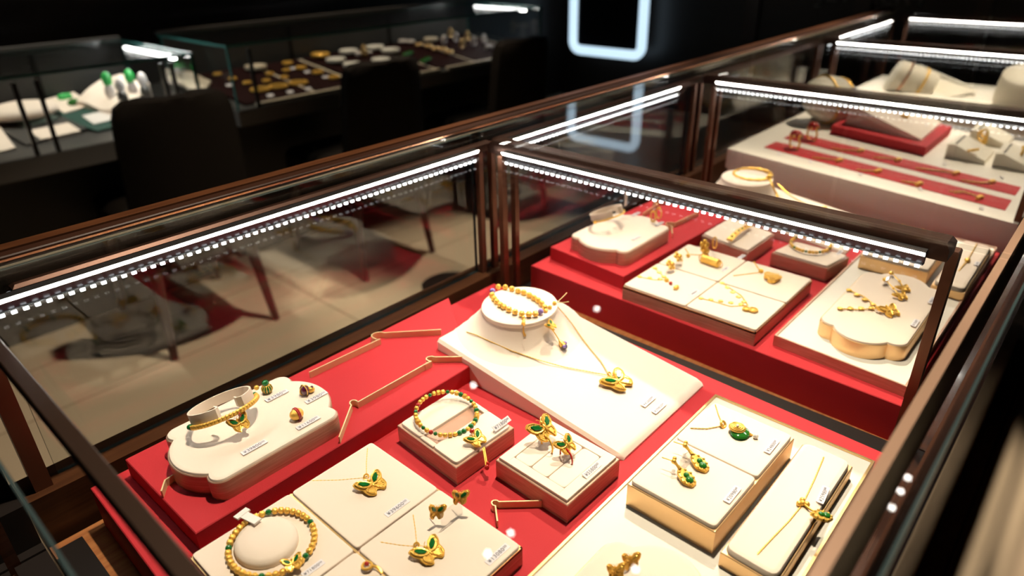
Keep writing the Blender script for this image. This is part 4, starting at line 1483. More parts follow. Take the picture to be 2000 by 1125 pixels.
# white rimmed tray of the second showcase
a, b, c = (0.7184,0.2343,0.7943), (0.7066,0.0873,0.7943), (1.1380,0.0867,0.7943)
WT2 = [(a[0], a[1]), (b[0], b[1]), (4.52 * U, b[1] - .002), (4.52 * U, a[1] - .002)]
white_tray('white tray with rose rim at the right of the second showcase', WT2, 'white rimmed trays', M['rose'])
LC3 = hp(3.23, .585, 0)
zL3 = hz(-1.565)
lotus_tray('lobed_tray', 'lobed cream tray with apricot side on the white tray of the second showcase', LC3, .82 * U, .37 * U, zW, zL3, M['apricot'], M['cream'], 'lobed trays')


def gold_cluster(t, p, s, X, name):
    mb = MB()
    for wing in (WING_U, WING_L):
        for sx in (1, -1):
            pts = rounded([(sx * x * s, y * s) for x, y in wing], .05 * s, 2)
            mb.poly(pts, [(0, 0), (0, .10 * s), (.04 * s, .14 * s)], X=X)
            mb.tube([(x * .8, y * .8, .16 * s) for x, y in pts], .05 * s, 5, closed=True, X=X)
    for i in range(6):
        mb.sphere((0, s * (-.35 + .15 * i), .14 * s), .09 * s, nu=7, nv=5, X=X)
    return t.part(name, mb, M['gold_bead'])


k = Vector((0.8229,0.1532,0.8164))
t = Thing('necklace', 'gold necklace with openwork butterfly on the apricot sided lobed tray', 'necklace', k, 'pendant necklaces')
star_chain(t, [(0.8491,0.1960,0.8159), (0.8429,0.1756,0.8159), k], 4, .0022)
star_chain(t, [(0.7934,0.1879,0.8159), (0.8060,0.1689,0.8159), k], 4, .0022)
pp = Vector((0.8208,0.1403,0.8177))
gold_cluster(t, pp, .0185, frame(pp, (.85, -.5, 0), (.5, .85, .25)), 'butterfly_pendant')
for nm, top, mid, low in (('far', (0.9273,0.1688,0.8203), (0.9145,0.1548,0.8177), (0.8937,0.1439,0.8177)), ('near', (0.8987,0.1685,0.8216), (0.8853,0.1544,0.8190), (0.8693,0.1409,0.8177))):
    top, mid, low = Vector(top), Vector(mid), Vector(low)
    t = Thing('earring', 'gold butterfly chain earring, ' + nm + ' one on the apricot sided tray', 'earring', low, 'butterfly drop earrings')
    mb = MB(); mb.sphere(top, .0034, (1.5, 1, .7), 9, 6); mb.tube([top, mid, low], .0008, 6); mb.sphere(mid, .0018, nu=8, nv=6); t.part('chain_stud', mb, M['gold'])
    gold_cluster(t, low, .0125, frame(low, (.8, -.55, 0), (.55, .8, .2)), 'butterfly')
es = Vector((0.8982,0.1663,0.8151))
t = Thing('earring_stand', 'tiny clear block behind the butterfly chain earrings', 'earring stand', es, 'earring stands')
mb = MB(); mb.box((es.x - .008, es.y - .001, es.z), (es.x + .008, es.y + .001, es.z + .009)); t.part('block', mb, M['acrylic'])
price_tag((0.8855,0.1102,0.8159), '¥8860', 'blurred price tag beside the post on the apricot sided tray', w=.019)
price_tag((0.8135,0.1109,0.8159), '¥17600', 'blurred price tag near the front of the apricot sided tray', w=.019)

zG_ = hz(-1.565)
GB2 = para((0.9747,0.2210,0.8151), (0.9738,0.1344,0.8151), (1.1239,0.1352,0.8151))
two_pad_box('gold sided two pad box partly behind the second divider beam', GB2, zW, zG_, 'gold sided boxes')
k = Vector((1.1072,0.1860,0.8177))
t = Thing('necklace', 'gold necklace with leafy pendant on the far pad beyond the divider beam', 'necklace', k, 'pendant necklaces')
chain(t, [(1.1223,0.2084,0.8172), k], .0008)
chain(t, [(1.0925,0.2090,0.8172), k], .0008)
gold_cluster(t, Vector((1.1019,0.1779,0.8182)), .0135, frame(Vector((1.1019,0.1779,0.8182)), (.7, -.7, 0), (.7, .7, .1)), 'leaf_pendant')
price_tag((1.0997,0.1439,0.8174), '¥9860', 'blurred price tag on the far pad beyond the divider beam', w=.017)
SB2 = para((0.9569,0.1252,0.8086), (1.1361,0.1261,0.8086), (1.1341,0.0872,0.8086))
slim_box('slim gold sided box with cream pad behind the staff side post', SB2, zW, hz(-1.59), 'slim gold sided boxes')
k = Vector((1.0501,0.1041,0.8125))
t = Thing('necklace', 'thin gold necklace with small oval pendant on the slim pad behind the post', 'necklace', k, 'pendant necklaces')
chain(t, [(1.1251,0.1064,0.8120), (1.0885,0.1052,0.8120), k], .0008)
chain(t, [k, (1.0080,0.1058,0.8120)], .0008)
mb = MB(); mb.sphere(k + EZ * .002, .0042, (1.5, .9, .6), 12, 8); t.part('oval_pendant', mb, M['gold'])
price_tag((1.0487,0.0920,0.8120), '¥6680', 'blurred price tag on the slim pad behind the post', w=.015)

neck_display('cream neck display with gold bangle, behind the lit beam of the second showcase', 2.31, 'neck displays')
t = Thing('bracelet', 'rope textured gold bracelet on the farther round collar', 'bracelet', (1.1342,0.4569,0.8424), 'bead bracelets')
bc = Vector((1.1345,0.4574,0.8450))
mb = MB(); mb.tube(around(bc, .0335, .0315, 60), [.0024 + .0006 * math.sin(i * PI / 2) for i in range(60)], 8, closed=True); t.part('rope', mb, M['gold_bead'])
mb = MB(); e = Vector((1.1292,0.4258,0.8463)); mb.sphere(e, .0052, (.9, 1, 1.2), 10, 8)
mb.tube([e, Vector((1.1106,0.4104,0.8398)), Vector((1.1138,0.4035,0.8268)), Vector((1.1102,0.3984,0.8216))], [.002, .0016, .0016, .0026], 8); t.part('tassel', mb, M['gold_bead'])
k = Vector((1.1540,0.3571,0.8021))
t = Thing('necklace', 'gold necklace with dark stoned pendant on the farther neck display', 'necklace', k, 'pendant necklaces')
chain(t, [(1.2075,0.4384,0.8111), (1.1764,0.4033,0.8068), (1.1629,0.3784,0.8039), k], .0010)
chain(t, [(1.0663,0.4717,0.8293), (1.0734,0.4333,0.8267), (1.1173,0.3986,0.8104), k], .0010)
pp = Vector((1.1514,0.3358,0.7996))
gold_cluster(t, pp, .021, frame(pp, (.8, -.6, 0), (.6, .8, .1)), 'pendant')
mb = MB()
for dx_, dy_ in ((-.006, .003), (.004, .006), (.006, -.004)):
    mb.sphere(pp + Vector((dx_, dy_, .004)), .0022, nu=8, nv=6)
t.part('dark_stone', mb, M['navy'])

# ------------------------------------------------------------------ third showcase: sloping white board
V = lambda y: -1.5 - .0514 * (2.245 - y)
t = Thing('white_riser', 'large sloping white display board in the third showcase', 'display board', hp(5, 1.3, -1.87), 'white display boards')
mb = MB(); mb.loft([[hp(5.0, 2.245, V(2.245) - d), hp(4.88, .29, V(.29) - d), hp(7.12, .29, V(.29) - d), hp(7.12, 2.245, V(2.245) - d)][::-1] for d in (.150, .004, 0)][::1])
t.part('board', mb, M['white_board'])
mb = MB(); mb.loft([[hp(5.015, 2.23, z0), hp(4.895, .30, z0), hp(7.1, .30, z0), hp(7.1, 2.23, z0)][::-1] for z0 in (-1.87, -1.655)]); t.part('plinth', mb, M['white_board'])


def strip_on(label, a, b, c, d):
    pts = [Vector(p) for p in (a, b, c, d)]
    t = Thing('red_strip', label, 'display strip', pts[0], 'red display strips')
    mb = MB(); mb.loft([[p + EZ * h for p in pts] for h in (-.0004, .0012)]); t.part('inset', mb, M['red'])


strip_on('red inset strip nearer the front of the far white board', (1.3608,0.5336,0.8294), (1.3209,0.1018,0.8072), (1.3820,0.1021,0.8072), (1.4157,0.5309,0.8293))
strip_on('red inset strip farther back on the white board', (1.4530,0.5298,0.8292), (1.4142,0.1018,0.8072), (1.4696,0.1017,0.8072), (1.5130,0.5292,0.8292))


def gem_ring(label, p, s):
    p = Vector(p)
    t = Thing('ring', label, 'ring', p, 'red stone rings')
    mb = MB(); mb.ring(p + EZ * s * .9, s, s * .14, EX * .5 + EY * .85, EZ, 22, 6)
    for i in range(6):
        a = 2 * PI * i / 6
        mb.sphere(p + EZ * s * 1.9 + Vector((math.cos(a), math.sin(a), .1)) * s * .6, s * .3, nu=7, nv=5)
    t.part('band', mb, M['warm_gold'])
    mb = MB(); mb.sphere(p + EZ * s * 2.05, s * .75, (1.1, 1.1, .85), 10, 8); t.part('red_stone', mb, M['redenamel'])
    mb = MB(); mb.sphere(p + EZ * s * 1.7 + Vector((s * .8, -s * .4, 0)), s * .4, nu=8, nv=6); t.part('green_stone', mb, M['green'])


gem_ring('gold ring with red and green stones on the front red strip', (1.3953,0.4855,0.8270), .0145)
gem_ring('gold ring with red and green stones on the back red strip', (1.4828,0.4830,0.8268), .0145)
FARN = [((1.3578,0.4277,0.8240), (1.3664,0.4149,0.8233), (1.3803,0.3883,0.8220), 'leftmost on the front red strip'), ((1.3467,0.3394,0.8194), (1.3521,0.3300,0.8190), (1.3689,0.3133,0.8181), 'second from left on the front red strip'),
        ((1.3393,0.2592,0.8153), (1.3445,0.2503,0.8149), (1.3495,0.2381,0.8142), 'third from left on the front red strip'), ((1.3420,0.1824,0.8114), (1.3607,0.1705,0.8108), (1.3506,0.1436,0.8094), 'rightmost on the front red strip'),
        ((1.4466,0.4212,0.8236), (1.4553,0.3988,0.8225), (1.4760,0.3784,0.8214), 'leftmost on the back red strip'), ((1.4466,0.3401,0.8195), (1.4601,0.3268,0.8188), (1.4684,0.3056,0.8177), 'second from left on the back red strip'),
        ((1.4376,0.2610,0.8154), (1.4493,0.2374,0.8142), (1.4636,0.2034,0.8125), 'third from left on the back red strip'), ((1.4248,0.1811,0.8113), (1.4330,0.1582,0.8101), (1.4580,0.1442,0.8094), 'rightmost on the back red strip')]
for i, (a, b, c, nm) in enumerate(FARN):
    a, b, c = [Vector(p) + EZ * .002 for p in (a, b, c)]
    t = Thing('necklace', 'fine gold necklace with small pendant, ' + nm, 'necklace', a, 'necklaces on the red strips')
    chain(t, [a, b, c], .0011, step=.004)
    chain(t, [a + Vector((.002, .008, 0)), b + Vector((.002, .004, 0)), c], .0011, step=.004)
    mb = MB()
    mb.sphere(c + EZ * .002, .0055, (1, 1, .7), 9, 6); mb.sphere(c + Vector((-.010, .002, .002)), .0042, nu=8, nv=6)
    t.part('pendant', mb, M['warm_gold'] if i < 4 else M['warm_gold'])
for p, nm in (((1.3378,0.4915,0.8273), 'near the left ring, below the front red strip'), ((1.3355,0.4283,0.8240), 'below the leftmost necklace of the front strip'), ((1.3294,0.3330,0.8191), 'below the second necklace of the front strip'),
              ((1.3252,0.2304,0.8138), 'below the third necklace of the front strip'), ((1.3016,0.1322,0.8088), 'below the rightmost necklace of the front strip'),
              ((1.5387,0.4233,0.8238), 'leftmost of those above the back red strip'), ((1.5264,0.3429,0.8196), 'second from left above the back red strip'), ((1.5109,0.2338,0.8140), 'third from left above the back red strip'),
              ((1.5035,0.1366,0.8090), 'rightmost above the back red strip')):
    blank_tag(p, 'tiny blurred price tag ' + nm, .010, .007)

# red block with a small sloping neck display
lift = .07
RB = [(1.5629,0.4719,0.8445), (1.5394,0.2777,0.8345), (1.7532,0.2772,0.8344)]
RB = [Vector(p) for p in RB]
RB.append(RB[0] + RB[2] - RB[1])
t = Thing('red_riser', 'red block under the small white necklace wedge in the third showcase', 'display board', RB[0] - EZ * .018, 'raised red boards')
mb = MB(); mb.loft([[p - EZ * d for p in RB] for d in (.0185, .0008, 0)]); t.part('board', mb, M['red'])
A_, B_, C_ = Vector((1.5983,0.4544,0.8436)), Vector((1.5774,0.2974,0.8355)), Vector((1.7579,0.3006,0.8357))
D_ = A_ + C_ - B_
t = Thing('necklace_wedge', 'small white wedge with a gold pendant on the red block', 'necklace display', A_, 'necklace wedges')
mb = MB(); mb.loft([[A_, B_, B_ + EZ * .004, A_ + EZ * .044], [D_, C_, C_ + EZ * .004, D_ + EZ * .044]]); t.part('wedge', mb, M['cream'])


def on_wedge(u, v, h=.002):
    """u from the near face to the far one, v from the low edge to the high one"""
    return (B_ + EZ * .004).lerp(C_ + EZ * .004, u).lerp((A_ + EZ * .044).lerp(D_ + EZ * .044, u), v) + EZ * h


t = Thing('necklace', 'gold necklace with square pendant on the white wedge above the red block', 'necklace', on_wedge(.5, .45), 'pendant necklaces')
chain(t, [on_wedge(.25, .98), on_wedge(.35, .7), on_wedge(.5, .45)], .0011, step=.004)
chain(t, [on_wedge(.8, .95), on_wedge(.65, .68), on_wedge(.5, .45)], .0011, step=.004)
mb = MB(); mb.poly(rounded(rect(-.008, -.008, .008, .008), .003, 3), [(0, 0), (0, .002), (.002, .004)], X=frame(on_wedge(.5, .38), (1, .2, 0), (-.2, 1, .3))); t.part('pendant', mb, M['warm_gold'])
blank_tag(on_wedge(.6, .1, .0), 'tiny price tag at the low edge of the white wedge on the red block', .014, .005)

# oval bracelet cushion on its stand
bs = Vector((1.6552,0.5255,0.8290))
t = Thing('bracelet_cushion', 'oval white bracelet cushion on a stand at the left of the far white board', 'bracelet stand', bs, 'white bracelet stands')
mb = MB(); mb.poly([(bs.x - .020, bs.y - .025), (bs.x + .02, bs.y - .025), (bs.x + .02, bs.y + .02), (bs.x - .02, bs.y + .02)], [(0, bs.z - .004), (0, bs.z), (.001, bs.z + .004), (.010, bs.z + .030)]); t.part('stand', mb, M['ivory'])
bc = Vector((1.6510,0.5119,0.8807))
CX = frame(bc, (.82, -.45, -.1), (.3, .6, .7))
mb = MB(); mb.sphere((0, 0, 0), .070, (1.05, .80, .60), 28, 16, X=CX); t.part('cushion', mb, M['ivory'])
for nm, off in (('left', -.018), ('right', .030)):
    q = [CX @ Vector((off, .070 * .82 * math.sqrt(max(0, 1 - (off / .0735) ** 2)) * math.cos(a), .070 * .62 * math.sqrt(max(0, 1 - (off / .0735) ** 2)) * math.sin(a))) for a in [2 * PI * i / 40 for i in range(40)]]
    t = Thing('bracelet', 'thin gold bracelet with dark stone round the oval cushion, ' + nm + ' of two', 'bracelet', bc, 'bracelets on the oval cushion')
    mb = MB(); mb.tube(q, .0022, 7, closed=True); t.part('band', mb, M['gold'])
    mb = MB(); mb.sphere(q[10], .006, (1.3, 1, .8), 10, 7); t.part('stone', mb, M['navy'] if nm == 'right' else M['gold'])

# small sloping white stands on the right of the board


def small_stand(label, p, s, jewel):
    p = Vector(p)
    t = Thing('jewel_stand', label, 'jewel stand', p, 'small white jewel stands')
    w, d = .052 * s, .075 * s
    mb = MB()
    mb.loft([[p + Vector((x, -d * .5, -.003)), p + Vector((x, d * .5, -.003)), p + Vector((x, d * .5, .030 * s)), p + Vector((x, d * .30, .031 * s)), p + Vector((x, -d * .5, .006))] for x in (-w, w)])
    t.part('slope', mb, M['ivory'])
    mb = MB(); mb.box((p.x - w * .8, p.y + d * .30, p.z + .0305 * s), (p.x + w * .8, p.y + d * .34, p.z + .033 * s)); t.part('slot', mb, M['greydark'])
    return t


S1 = Vector((1.6128,0.2118,0.8129))
small_stand('small white sloping stand with a gold bar, right of the red block', S1, .92, None)
S2 = Vector((1.7665,0.2013,0.8123))
small_stand('small white sloping stand with gold hook earrings, behind the gold bar stand', S2, .92, None)
S3 = Vector((1.6155,0.1302,0.8087))
small_stand('small white sloping stand at the right end of the far white board', S3, .92, None)
pp = Vector((1.5698,0.2022,0.8358))
t = Thing('brooch', 'slim gold bar lying on the small white stand', 'brooch', pp, 'gold pieces on white stands')
mb = MB(); mb.tube([pp + Vector((-.012, .006, 0)), pp + Vector((.012, -.006, 0))], .0028, 8); mb.sphere(pp, .0034, nu=8, nv=6); t.part('bar', mb, M['gold'])
pp = Vector((1.6914,0.2076,0.8413))
for nm, dx_, rr in (('left', -.014, .011), ('right', .008, .008)):
    t = Thing('earring', 'gold hook earring, ' + nm + ' of the pair on the small white stand', 'earring', pp, 'gold pieces on white stands')
    q = pp + EX * dx_
    mb = MB(); mb.ring(q, rr, .0020, EX * .6 + EY * .8, EZ, 20, 6); mb.sphere(q + Vector((.003, -.004, -.016)), .0068, (1, .7, 1.2), 9, 7); t.part('hook', mb, M['gold'])
pp = Vector((1.6224,0.1283,0.8320))
t = Thing('ring', 'small gold ring at the right edge on the last small white stand', 'ring', pp, 'gold pieces on white stands')
mb = MB(); mb.ring(pp, .009, .002, EX, EZ, 18, 6); mb.sphere(pp + EZ * .01, .0045, nu=8, nv=6); t.part('band', mb, M['gold'])

# ------------------------------------------------------------------ farthest showcase
t = Thing('white_riser', 'white display board in the farthest showcase', 'display board', hp(8, 1.3, -1.87), 'white display boards')
mb = MB(); mb.poly([(p[0], p[1]) for p in (hp(7.42, .3, 0), hp(8.75, .3, 0), hp(8.75, 2.2, 0), hp(7.42, 2.2, 0))], [(0, zD), (0, hz(-1.475)), (.001, hz(-1.47))]); t.part('board', mb, M['white_board'])
z4 = -1.47


def cone_stand(label, base, tip, r0, r1, group):
    base, tip = Vector(base), Vector(tip)
    t = Thing('bracelet_cone', label, 'bracelet stand', base, group)
    mb = MB()
    mb.tube([base.lerp(tip, f) for f in (0, .02, .5, .93, .985, 1)], [r0 * .96, r0, (r0 + r1) / 2 * 1.03, r1, r1 * .86, r1 * .4], 28)
    t.part('cone', mb, M['ivory'])
    return base, tip


pb_ = Vector((2.1112,0.4113,0.8351)) - EZ * .012
pt_ = Vector((2.0800,0.5023,0.8738))
b_, t_ = cone_stand('tilted white bracelet roll with two thin gold bracelets in the farthest showcase', pb_ + EZ * .012, pt_, .050, .046, 'white bracelet rolls')
ax = (t_ - b_).normalized()
u_ = ax.orthogonal().normalized()
w_ = ax.cross(u_)
for nm, f, kk in (('upper', .72, 'copper'), ('lower', .30, 'gold')):
    c = b_.lerp(t_, f)
    r = .050 + (.046 - .050) * f
    t = Thing('bracelet', 'thin gold bracelet round the tilted white roll, ' + nm + ' of two', 'bracelet', c, 'bracelets on the white roll')
    mb = MB(); mb.ring(c, r + .003, .003, u_, w_, 36, 7); t.part('band', mb, M[kk])
# pleated neck form
t = Thing('pleated_neck_form', 'white necklace form with a ridged edge beside the tilted bracelet roll', 'necklace display', (2.1509,0.3752,0.8398), None)
p0, p1, p2 = Vector((2.2620,0.4750,0.8690)), Vector((2.2100,0.3914,0.8532)), Vector((2.1768,0.3291,0.8398))
mb = MB()
mb.loft([[Vector((p.x, p.y, hz(z4))), Vector((p.x - .13, p.y - .06 + .02 * i, hz(z4))), Vector((p.x - .06, p.y - .03, (p.z + hz(z4)) / 2 + .01)), p] for i, p in enumerate((p0, p0.lerp(p1, .5), p1, p1.lerp(p2, .5), p2))])
t.part('form', mb, M['ivory'])
mb = MB()
path = bez(p0, p1, p2, 16)
for i, p in enumerate(path):
    mb.sphere(p + EZ * .003, .0085, (1, 1, 1), 8, 6)
t.part('ridged_edge', mb, M['chalk'], label='row of white ridges along the edge')
pb_ = Vector((2.0402,0.1938,0.8424)); pt_ = Vector((2.0150,0.1922,0.9117))
cone_stand('white bracelet roll at the right edge in the farthest showcase', pb_ + EZ * .01, pt_ + EZ * .01, .062, .055, 'white bracelet rolls')
for nm, p in (('left', (1.9989,0.2271,0.8476)), ('right', (2.0340,0.2181,0.8476))):
    p = Vector(p)
    t = Thing('ring', 'blurred gold ring before the right white roll, ' + nm + ' of two', 'ring', p, 'gold rings on the farthest board')
    mb = MB(); mb.ring(p, .010, .0026, EX * .7 + EY * .7, EZ, 20, 6); mb.sphere(p + EZ * .011, .005, nu=8, nv=6); t.part('band', mb, M['gold'])

# ------------------------------------------------------------------ chairs
def chair(label, x, y, rz, w=.365):
    o = Vector((x, y, 0))
    t = Thing('upholstered_chair', label, 'chair', (0, 0, 0), 'dark upholstered chairs')
    t.root['label'] = label
    zs, zt = .45, .83
    # wrap around back: rounded shell leaning away from the seat
    mb = MB()
    prof = []
    n = 12
    for i in range(n + 1):
        f = i / n
        prof.append(f)
    rings = []
    H = [(.30, 1.0), (.40, 1.02), (.55, 1.0), (.70, .965), (.78, .93), (.815, .86), (.83, .72), (.834, .40)]
    for z, k in H:
        hw = w / 2 * k
        yo = -.02 - (z - .30) * .10
        outer, inner = [], []
        for i in range(17):
            a = -1 + 2 * i / 16
            cx = hw * a
            bow = .05 * (abs(a) ** 2.4)
            outer.append((cx, yo - .035 + bow, z))
            inner.append((cx * .96, yo + .015 + bow, z))
        rings.append(outer + inner[::-1])
    mb.loft(rings); t.part('backrest', mb, M['chair'])
    mb = MB(); mb.poly(rounded(rect(-w / 2 * .98, .0, w / 2 * .98, .46), .06, 5), [(0, .36), (-.004, .40), (-.002, .44), (.02, .462), (.05, .468)]); t.part('seat', mb, M['chair'])
    for sx in (-1, 1):
        for y0, y1 in ((.02, -.03), (.42, .46)):
            mb = MB(); mb.tube([(sx * w * .42, y0, .37), (sx * w * .50, y1, 0)], [.021, .013], 10); t.part('leg', mb, M['leg'])
    t.root.location = o
    t.root.rotation_euler = (0, 0, rz)
    return t


c0_ = chair('dark upholstered chair nearest on the left, before the jade counter', 3.20 * U, 8.18 * U, math.radians(-3))
dup(c0_, 'upholstered_chair', (6.15 * U, 8.15 * U, 0), 'dark upholstered chair in the middle of the three, before the ring counter', rot=(0, 0, math.radians(1)))
dup(c0_, 'upholstered_chair', (9.05 * U, 8.05 * U, 0), 'dark upholstered chair farthest away, near the lit mirror', rot=(0, 0, math.radians(2)))

# round sticker on the floor
fd = Vector((1.6125,1.7994,-0.0000))
t = Thing('floor_sticker', 'round black floor sticker with a green mark beside the counter', 'floor sticker', (fd.x, fd.y, 0))
mb = MB(); mb.tube([Vector((fd.x, fd.y, .0004)), Vector((fd.x, fd.y, .0014))], .115, 32); t.part('disc', mb, M['black'])
mb = MB(); mb.poly(rounded(rect(fd.x - .075, fd.y - .035, fd.x + .075, fd.y + .030), .03, 4), [(0, .0014), (0, .0019)]); t.part('mark', mb, M['decalgreen'])

# ------------------------------------------------------------------ counters in the background
def slope(x, y, d=0.):
    """the goods in both counters lie on a deck rising away from the chairs"""
    return hp(x, y, -2.10 + .128 * (y - 9.6) + d)


def bg_counter(label, x0, x1, yf, yb, zb, ztop, led_x, col, rods, group):
    t = Thing('sales_counter', label, 'glass counter', hp((x0 + x1) / 2, (yf + yb) / 2, -4.7), group)
    mb = MB(); mb.box(hp(x0, yf + 1.0, -4.7), hp(x1, yb + .1, zb - .22)); t.part('counter_body', mb, M['greydark'])
    mb = MB(); mb.box(hp(x0 - .02, yf - .02, zb - .22), hp(x1 + .02, yb + .12, zb)); t.part('counter_top', mb, M['grey'])
    mb = MB(); mb.box(hp(x0 + .05, yb, zb), hp(x1 - .05, yb + .06, ztop - .02)); t.part('back_panel', mb, M['grey'])
    mb = MB(); mb.loft([[slope(xx, yf + .12, -.13), slope(xx, yb - .01, -.13), slope(xx, yb - .01, -.045), slope(xx, yf + .12, -.045)] for xx in (x0 + .05, x1 - .05)]); t.part('sloped_deck', mb, M['grey'])
    w = (x1 - x0)
    mb = MB()
    for i in range(1, 3):
        xx = x0 + w * i / 3
        mb.box(hp(xx - .03, yb - .02, zb), hp(xx + .03, yb, ztop - .04))
    t.part('panel_joint', mb, M['greydark'])
    mb = MB(); mb.pane(hp(x0, yf, zb), hp(x1, yf + .035, ztop), 'y'); t.part('front_glass', mb, [M['glass'], M['teal']])
    mb = MB(); mb.pane(hp(x0, yf, ztop), hp(x1, yb + .06, ztop + .035), 'z'); t.part('top_glass', mb, [M['glass'], M['teal']])
    for xx in (x0, x1 - .035):
        mb = MB(); mb.pane(hp(xx, yf + .04, zb), hp(xx + .035, yb - .01, ztop), 'x'); t.part('side_glass', mb, [M['glass'], M['teal']])
    mb = MB(); mb.box(hp(x0, yb + .02, ztop + .035), hp(x1, yb + .14, ztop + .075)); t.part('back_rail', mb, M['grey'])
    for xx in rods:
        mb = MB(); mb.box(hp(xx, yf + .05, zb - .02), hp(xx + .045, yf + .09, ztop - .05)); t.part('front_rod', mb, M['black'])
    mb = MB(); mb.box(hp(led_x, yf + .25, ztop - .055), hp(led_x + .045, yb - .45, ztop - .012)); o = t.part('led_bar', mb, M['ledfar'], label='short glowing white bar')
    return t


ZBL, ZTL = -2.12, -1.27
bg_counter('grey glass counter with green jade ornaments at the upper left', .4, 4.02, 9.08, 11.35, ZBL, ZTL, 3.86, 'grey', (2.0, 2.22, 3.60, 3.72), 'background sales counters')
ZBR = -2.13
bg_counter('grey glass counter with trays of gold rings behind the chairs', 4.62, 11.35, 9.38, 11.5, ZBR, -1.275, 11.1, 'grey', (4.95,), 'background sales counters')
bpy.context.view_layer.update()
single('front_strip', MB().box(hp(4.95, 9.43, ZBR), hp(8.55, 9.50, ZBR + .05)), M['strip'], 'long beige strip along the inside front of the ring counter', 'trim strip', hp(6.5, 9.46, ZBR), 'beige counter strips')
single('front_strip', MB().box(hp(8.75, 9.43, ZBR), hp(11.2, 9.50, ZBR + .05)), M['strip'], 'shorter beige strip at the right end inside the ring counter', 'trim strip', hp(10, 9.46, ZBR), 'beige counter strips')

# dark velvet trays in the ring counter
zt_ = ZBR + .06


def velvet_tray(label, x0, x1, y0=9.62, y1=11.36):
    t = Thing('velvet_tray', label, 'display tray', slope((x0 + x1) / 2, y0, -.04), 'dark velvet trays')
    mb = MB(); mb.loft([[slope(x0, y0, d), slope(x1, y0, d), slope(x1, y1, d), slope(x0, y1, d)] for d in (-.04, 0)]); t.part('pad', mb, M['velvet'])
    mb = MB(); mb.loft([[slope(x1 + .01, y0, d), slope(x1 + .07, y0, d), slope(x1 + .07, y1, d), slope(x1 + .01, y1, d)] for d in (-.04, -.01)]); t.part('border', mb, M['strip'])


TR = [(4.86, 5.98, 'nearest dark red tray of gold rings in the background counter'), (6.10, 6.86, 'second dark red tray with four gold rings in the background counter'),
      (6.98, 8.55, 'middle dark tray of white discs in the background counter'), (8.68, 9.55, 'fourth dark tray with a row of small gold pieces'), (9.68, 11.1, 'farthest dark tray of mixed gold pieces in the background counter')]
for a, b, l in TR:
    velvet_tray(l, a, b)


def flat_ring(name, p, R, r, m, label, group, cat='ring'):
    mb = MB(); mb.ring(Vector(p) + EZ * r, R, r, EX, EY, 24, 6)
    return single(name, mb, m, label, cat, Vector(p), group)


for p, nm in (((1.6948,2.7960,0.7170), 0), ((1.6307,2.7963,0.7170), 0), ((1.4756,2.7009,0.7048), 0), ((1.3967,2.7160,0.7068), 0), ((1.3790,2.7961,0.7170), 0), ((1.3612,2.8868,0.7286), 0), ((1.5416,2.7851,0.7156), 0), ((1.5639,2.7077,0.7057), 0)):
    flat_ring('ring', p, .013, .0055, M['warm_gold'], 'small gold ring on the nearest dark red tray', 'small rings on the nearest dark tray')
for p, nm in (((1.3929,2.6102,0.6932), 'left'), ((1.4725,2.6088,0.6930), 'middle'), ((1.5660,2.6092,0.6931), 'right')):
    flat_ring('bangle', p, .034, .006, M['warm_gold'], 'large gold bangle, ' + nm + ' of three at the front of the nearest dark red tray', 'bangles on the nearest dark tray', 'bangle')
for p, nm in (((1.3286,2.7338,0.7090), 'leftmost'), ((1.3885,2.5328,0.6833), 'second from left'), ((1.4769,2.5315,0.6831), 'third from left'), ((1.5584,2.5287,0.6828), 'rightmost')):
    blank_tag(p, 'small pale tag before the gold bangles, ' + nm, .026, .016, 'tags on the nearest dark tray')
for p, nm in (((1.6933,2.8857,0.7285), 'back'), ((1.7004,2.7926,0.7166), 'second'), ((1.7202,2.6945,0.7040), 'third'), ((1.7331,2.5937,0.6911), 'front')):
    flat_ring('ring', p, .018, .007, M['warm_gold'], 'gold ring on the second dark tray, ' + nm + ' of the row of four', 'rings on the second dark tray')
for p, nm in (((1.6770,2.8164,0.7196), 'back'), ((1.6952,2.7381,0.7096), 'middle'), ((1.7157,2.6319,0.6960), 'front')):
    blank_tag(p, 'pinkish tag between the gold rings of the second dark tray, ' + nm + ' one', .030, .014, 'tags on the second dark tray')


def disc(p, R, m, label, group, cat='disc'):
    p = Vector(p)
    mb = MB(); mb.tube([p, p + EZ * .001, p + EZ * .012, p + EZ * .015], [R * .92, R, R, R * .93], 28)
    return single('disc', mb, m, label, cat, p, group)


disc((1.8881,2.9146,0.7374), .044, M['warm_gold'], 'round gold disc at the back left of the disc tray', 'discs on the middle tray')
for p, nm in (((2.0416,2.9043,0.7361), 'back left'), ((2.2043,2.9052,0.7362), 'back right'), ((2.2318,2.8198,0.7252), 'far right'), ((1.8950,2.8047,0.7233), 'front left'), ((1.9127,2.7019,0.7102), 'front middle'), ((2.0737,2.7001,0.7099), 'front right')):
    disc(p, .045, M['chalk'], 'round white disc on the middle dark tray, ' + nm + ' one', 'discs on the middle tray')
p = Vector((2.0719,2.8213,0.7228))
t = Thing('figurine', 'small pale gold figurine standing between the white discs', 'figurine', p, None)
mb = MB(); mb.tube([p, p + EZ * .02, p + EZ * .045, p + EZ * .055], [.014, .018, .012, .004], 12); t.part('body', mb, M['gold_rim'])
mb = MB(); mb.sphere(p + Vector((-.035, 0, .015)), .014, (1.2, 1, 1), 10, 8); mb.sphere(p + Vector((.035, 0, .012)), .010, nu=9, nv=7); t.part('side_piece', mb, M['pearl'])
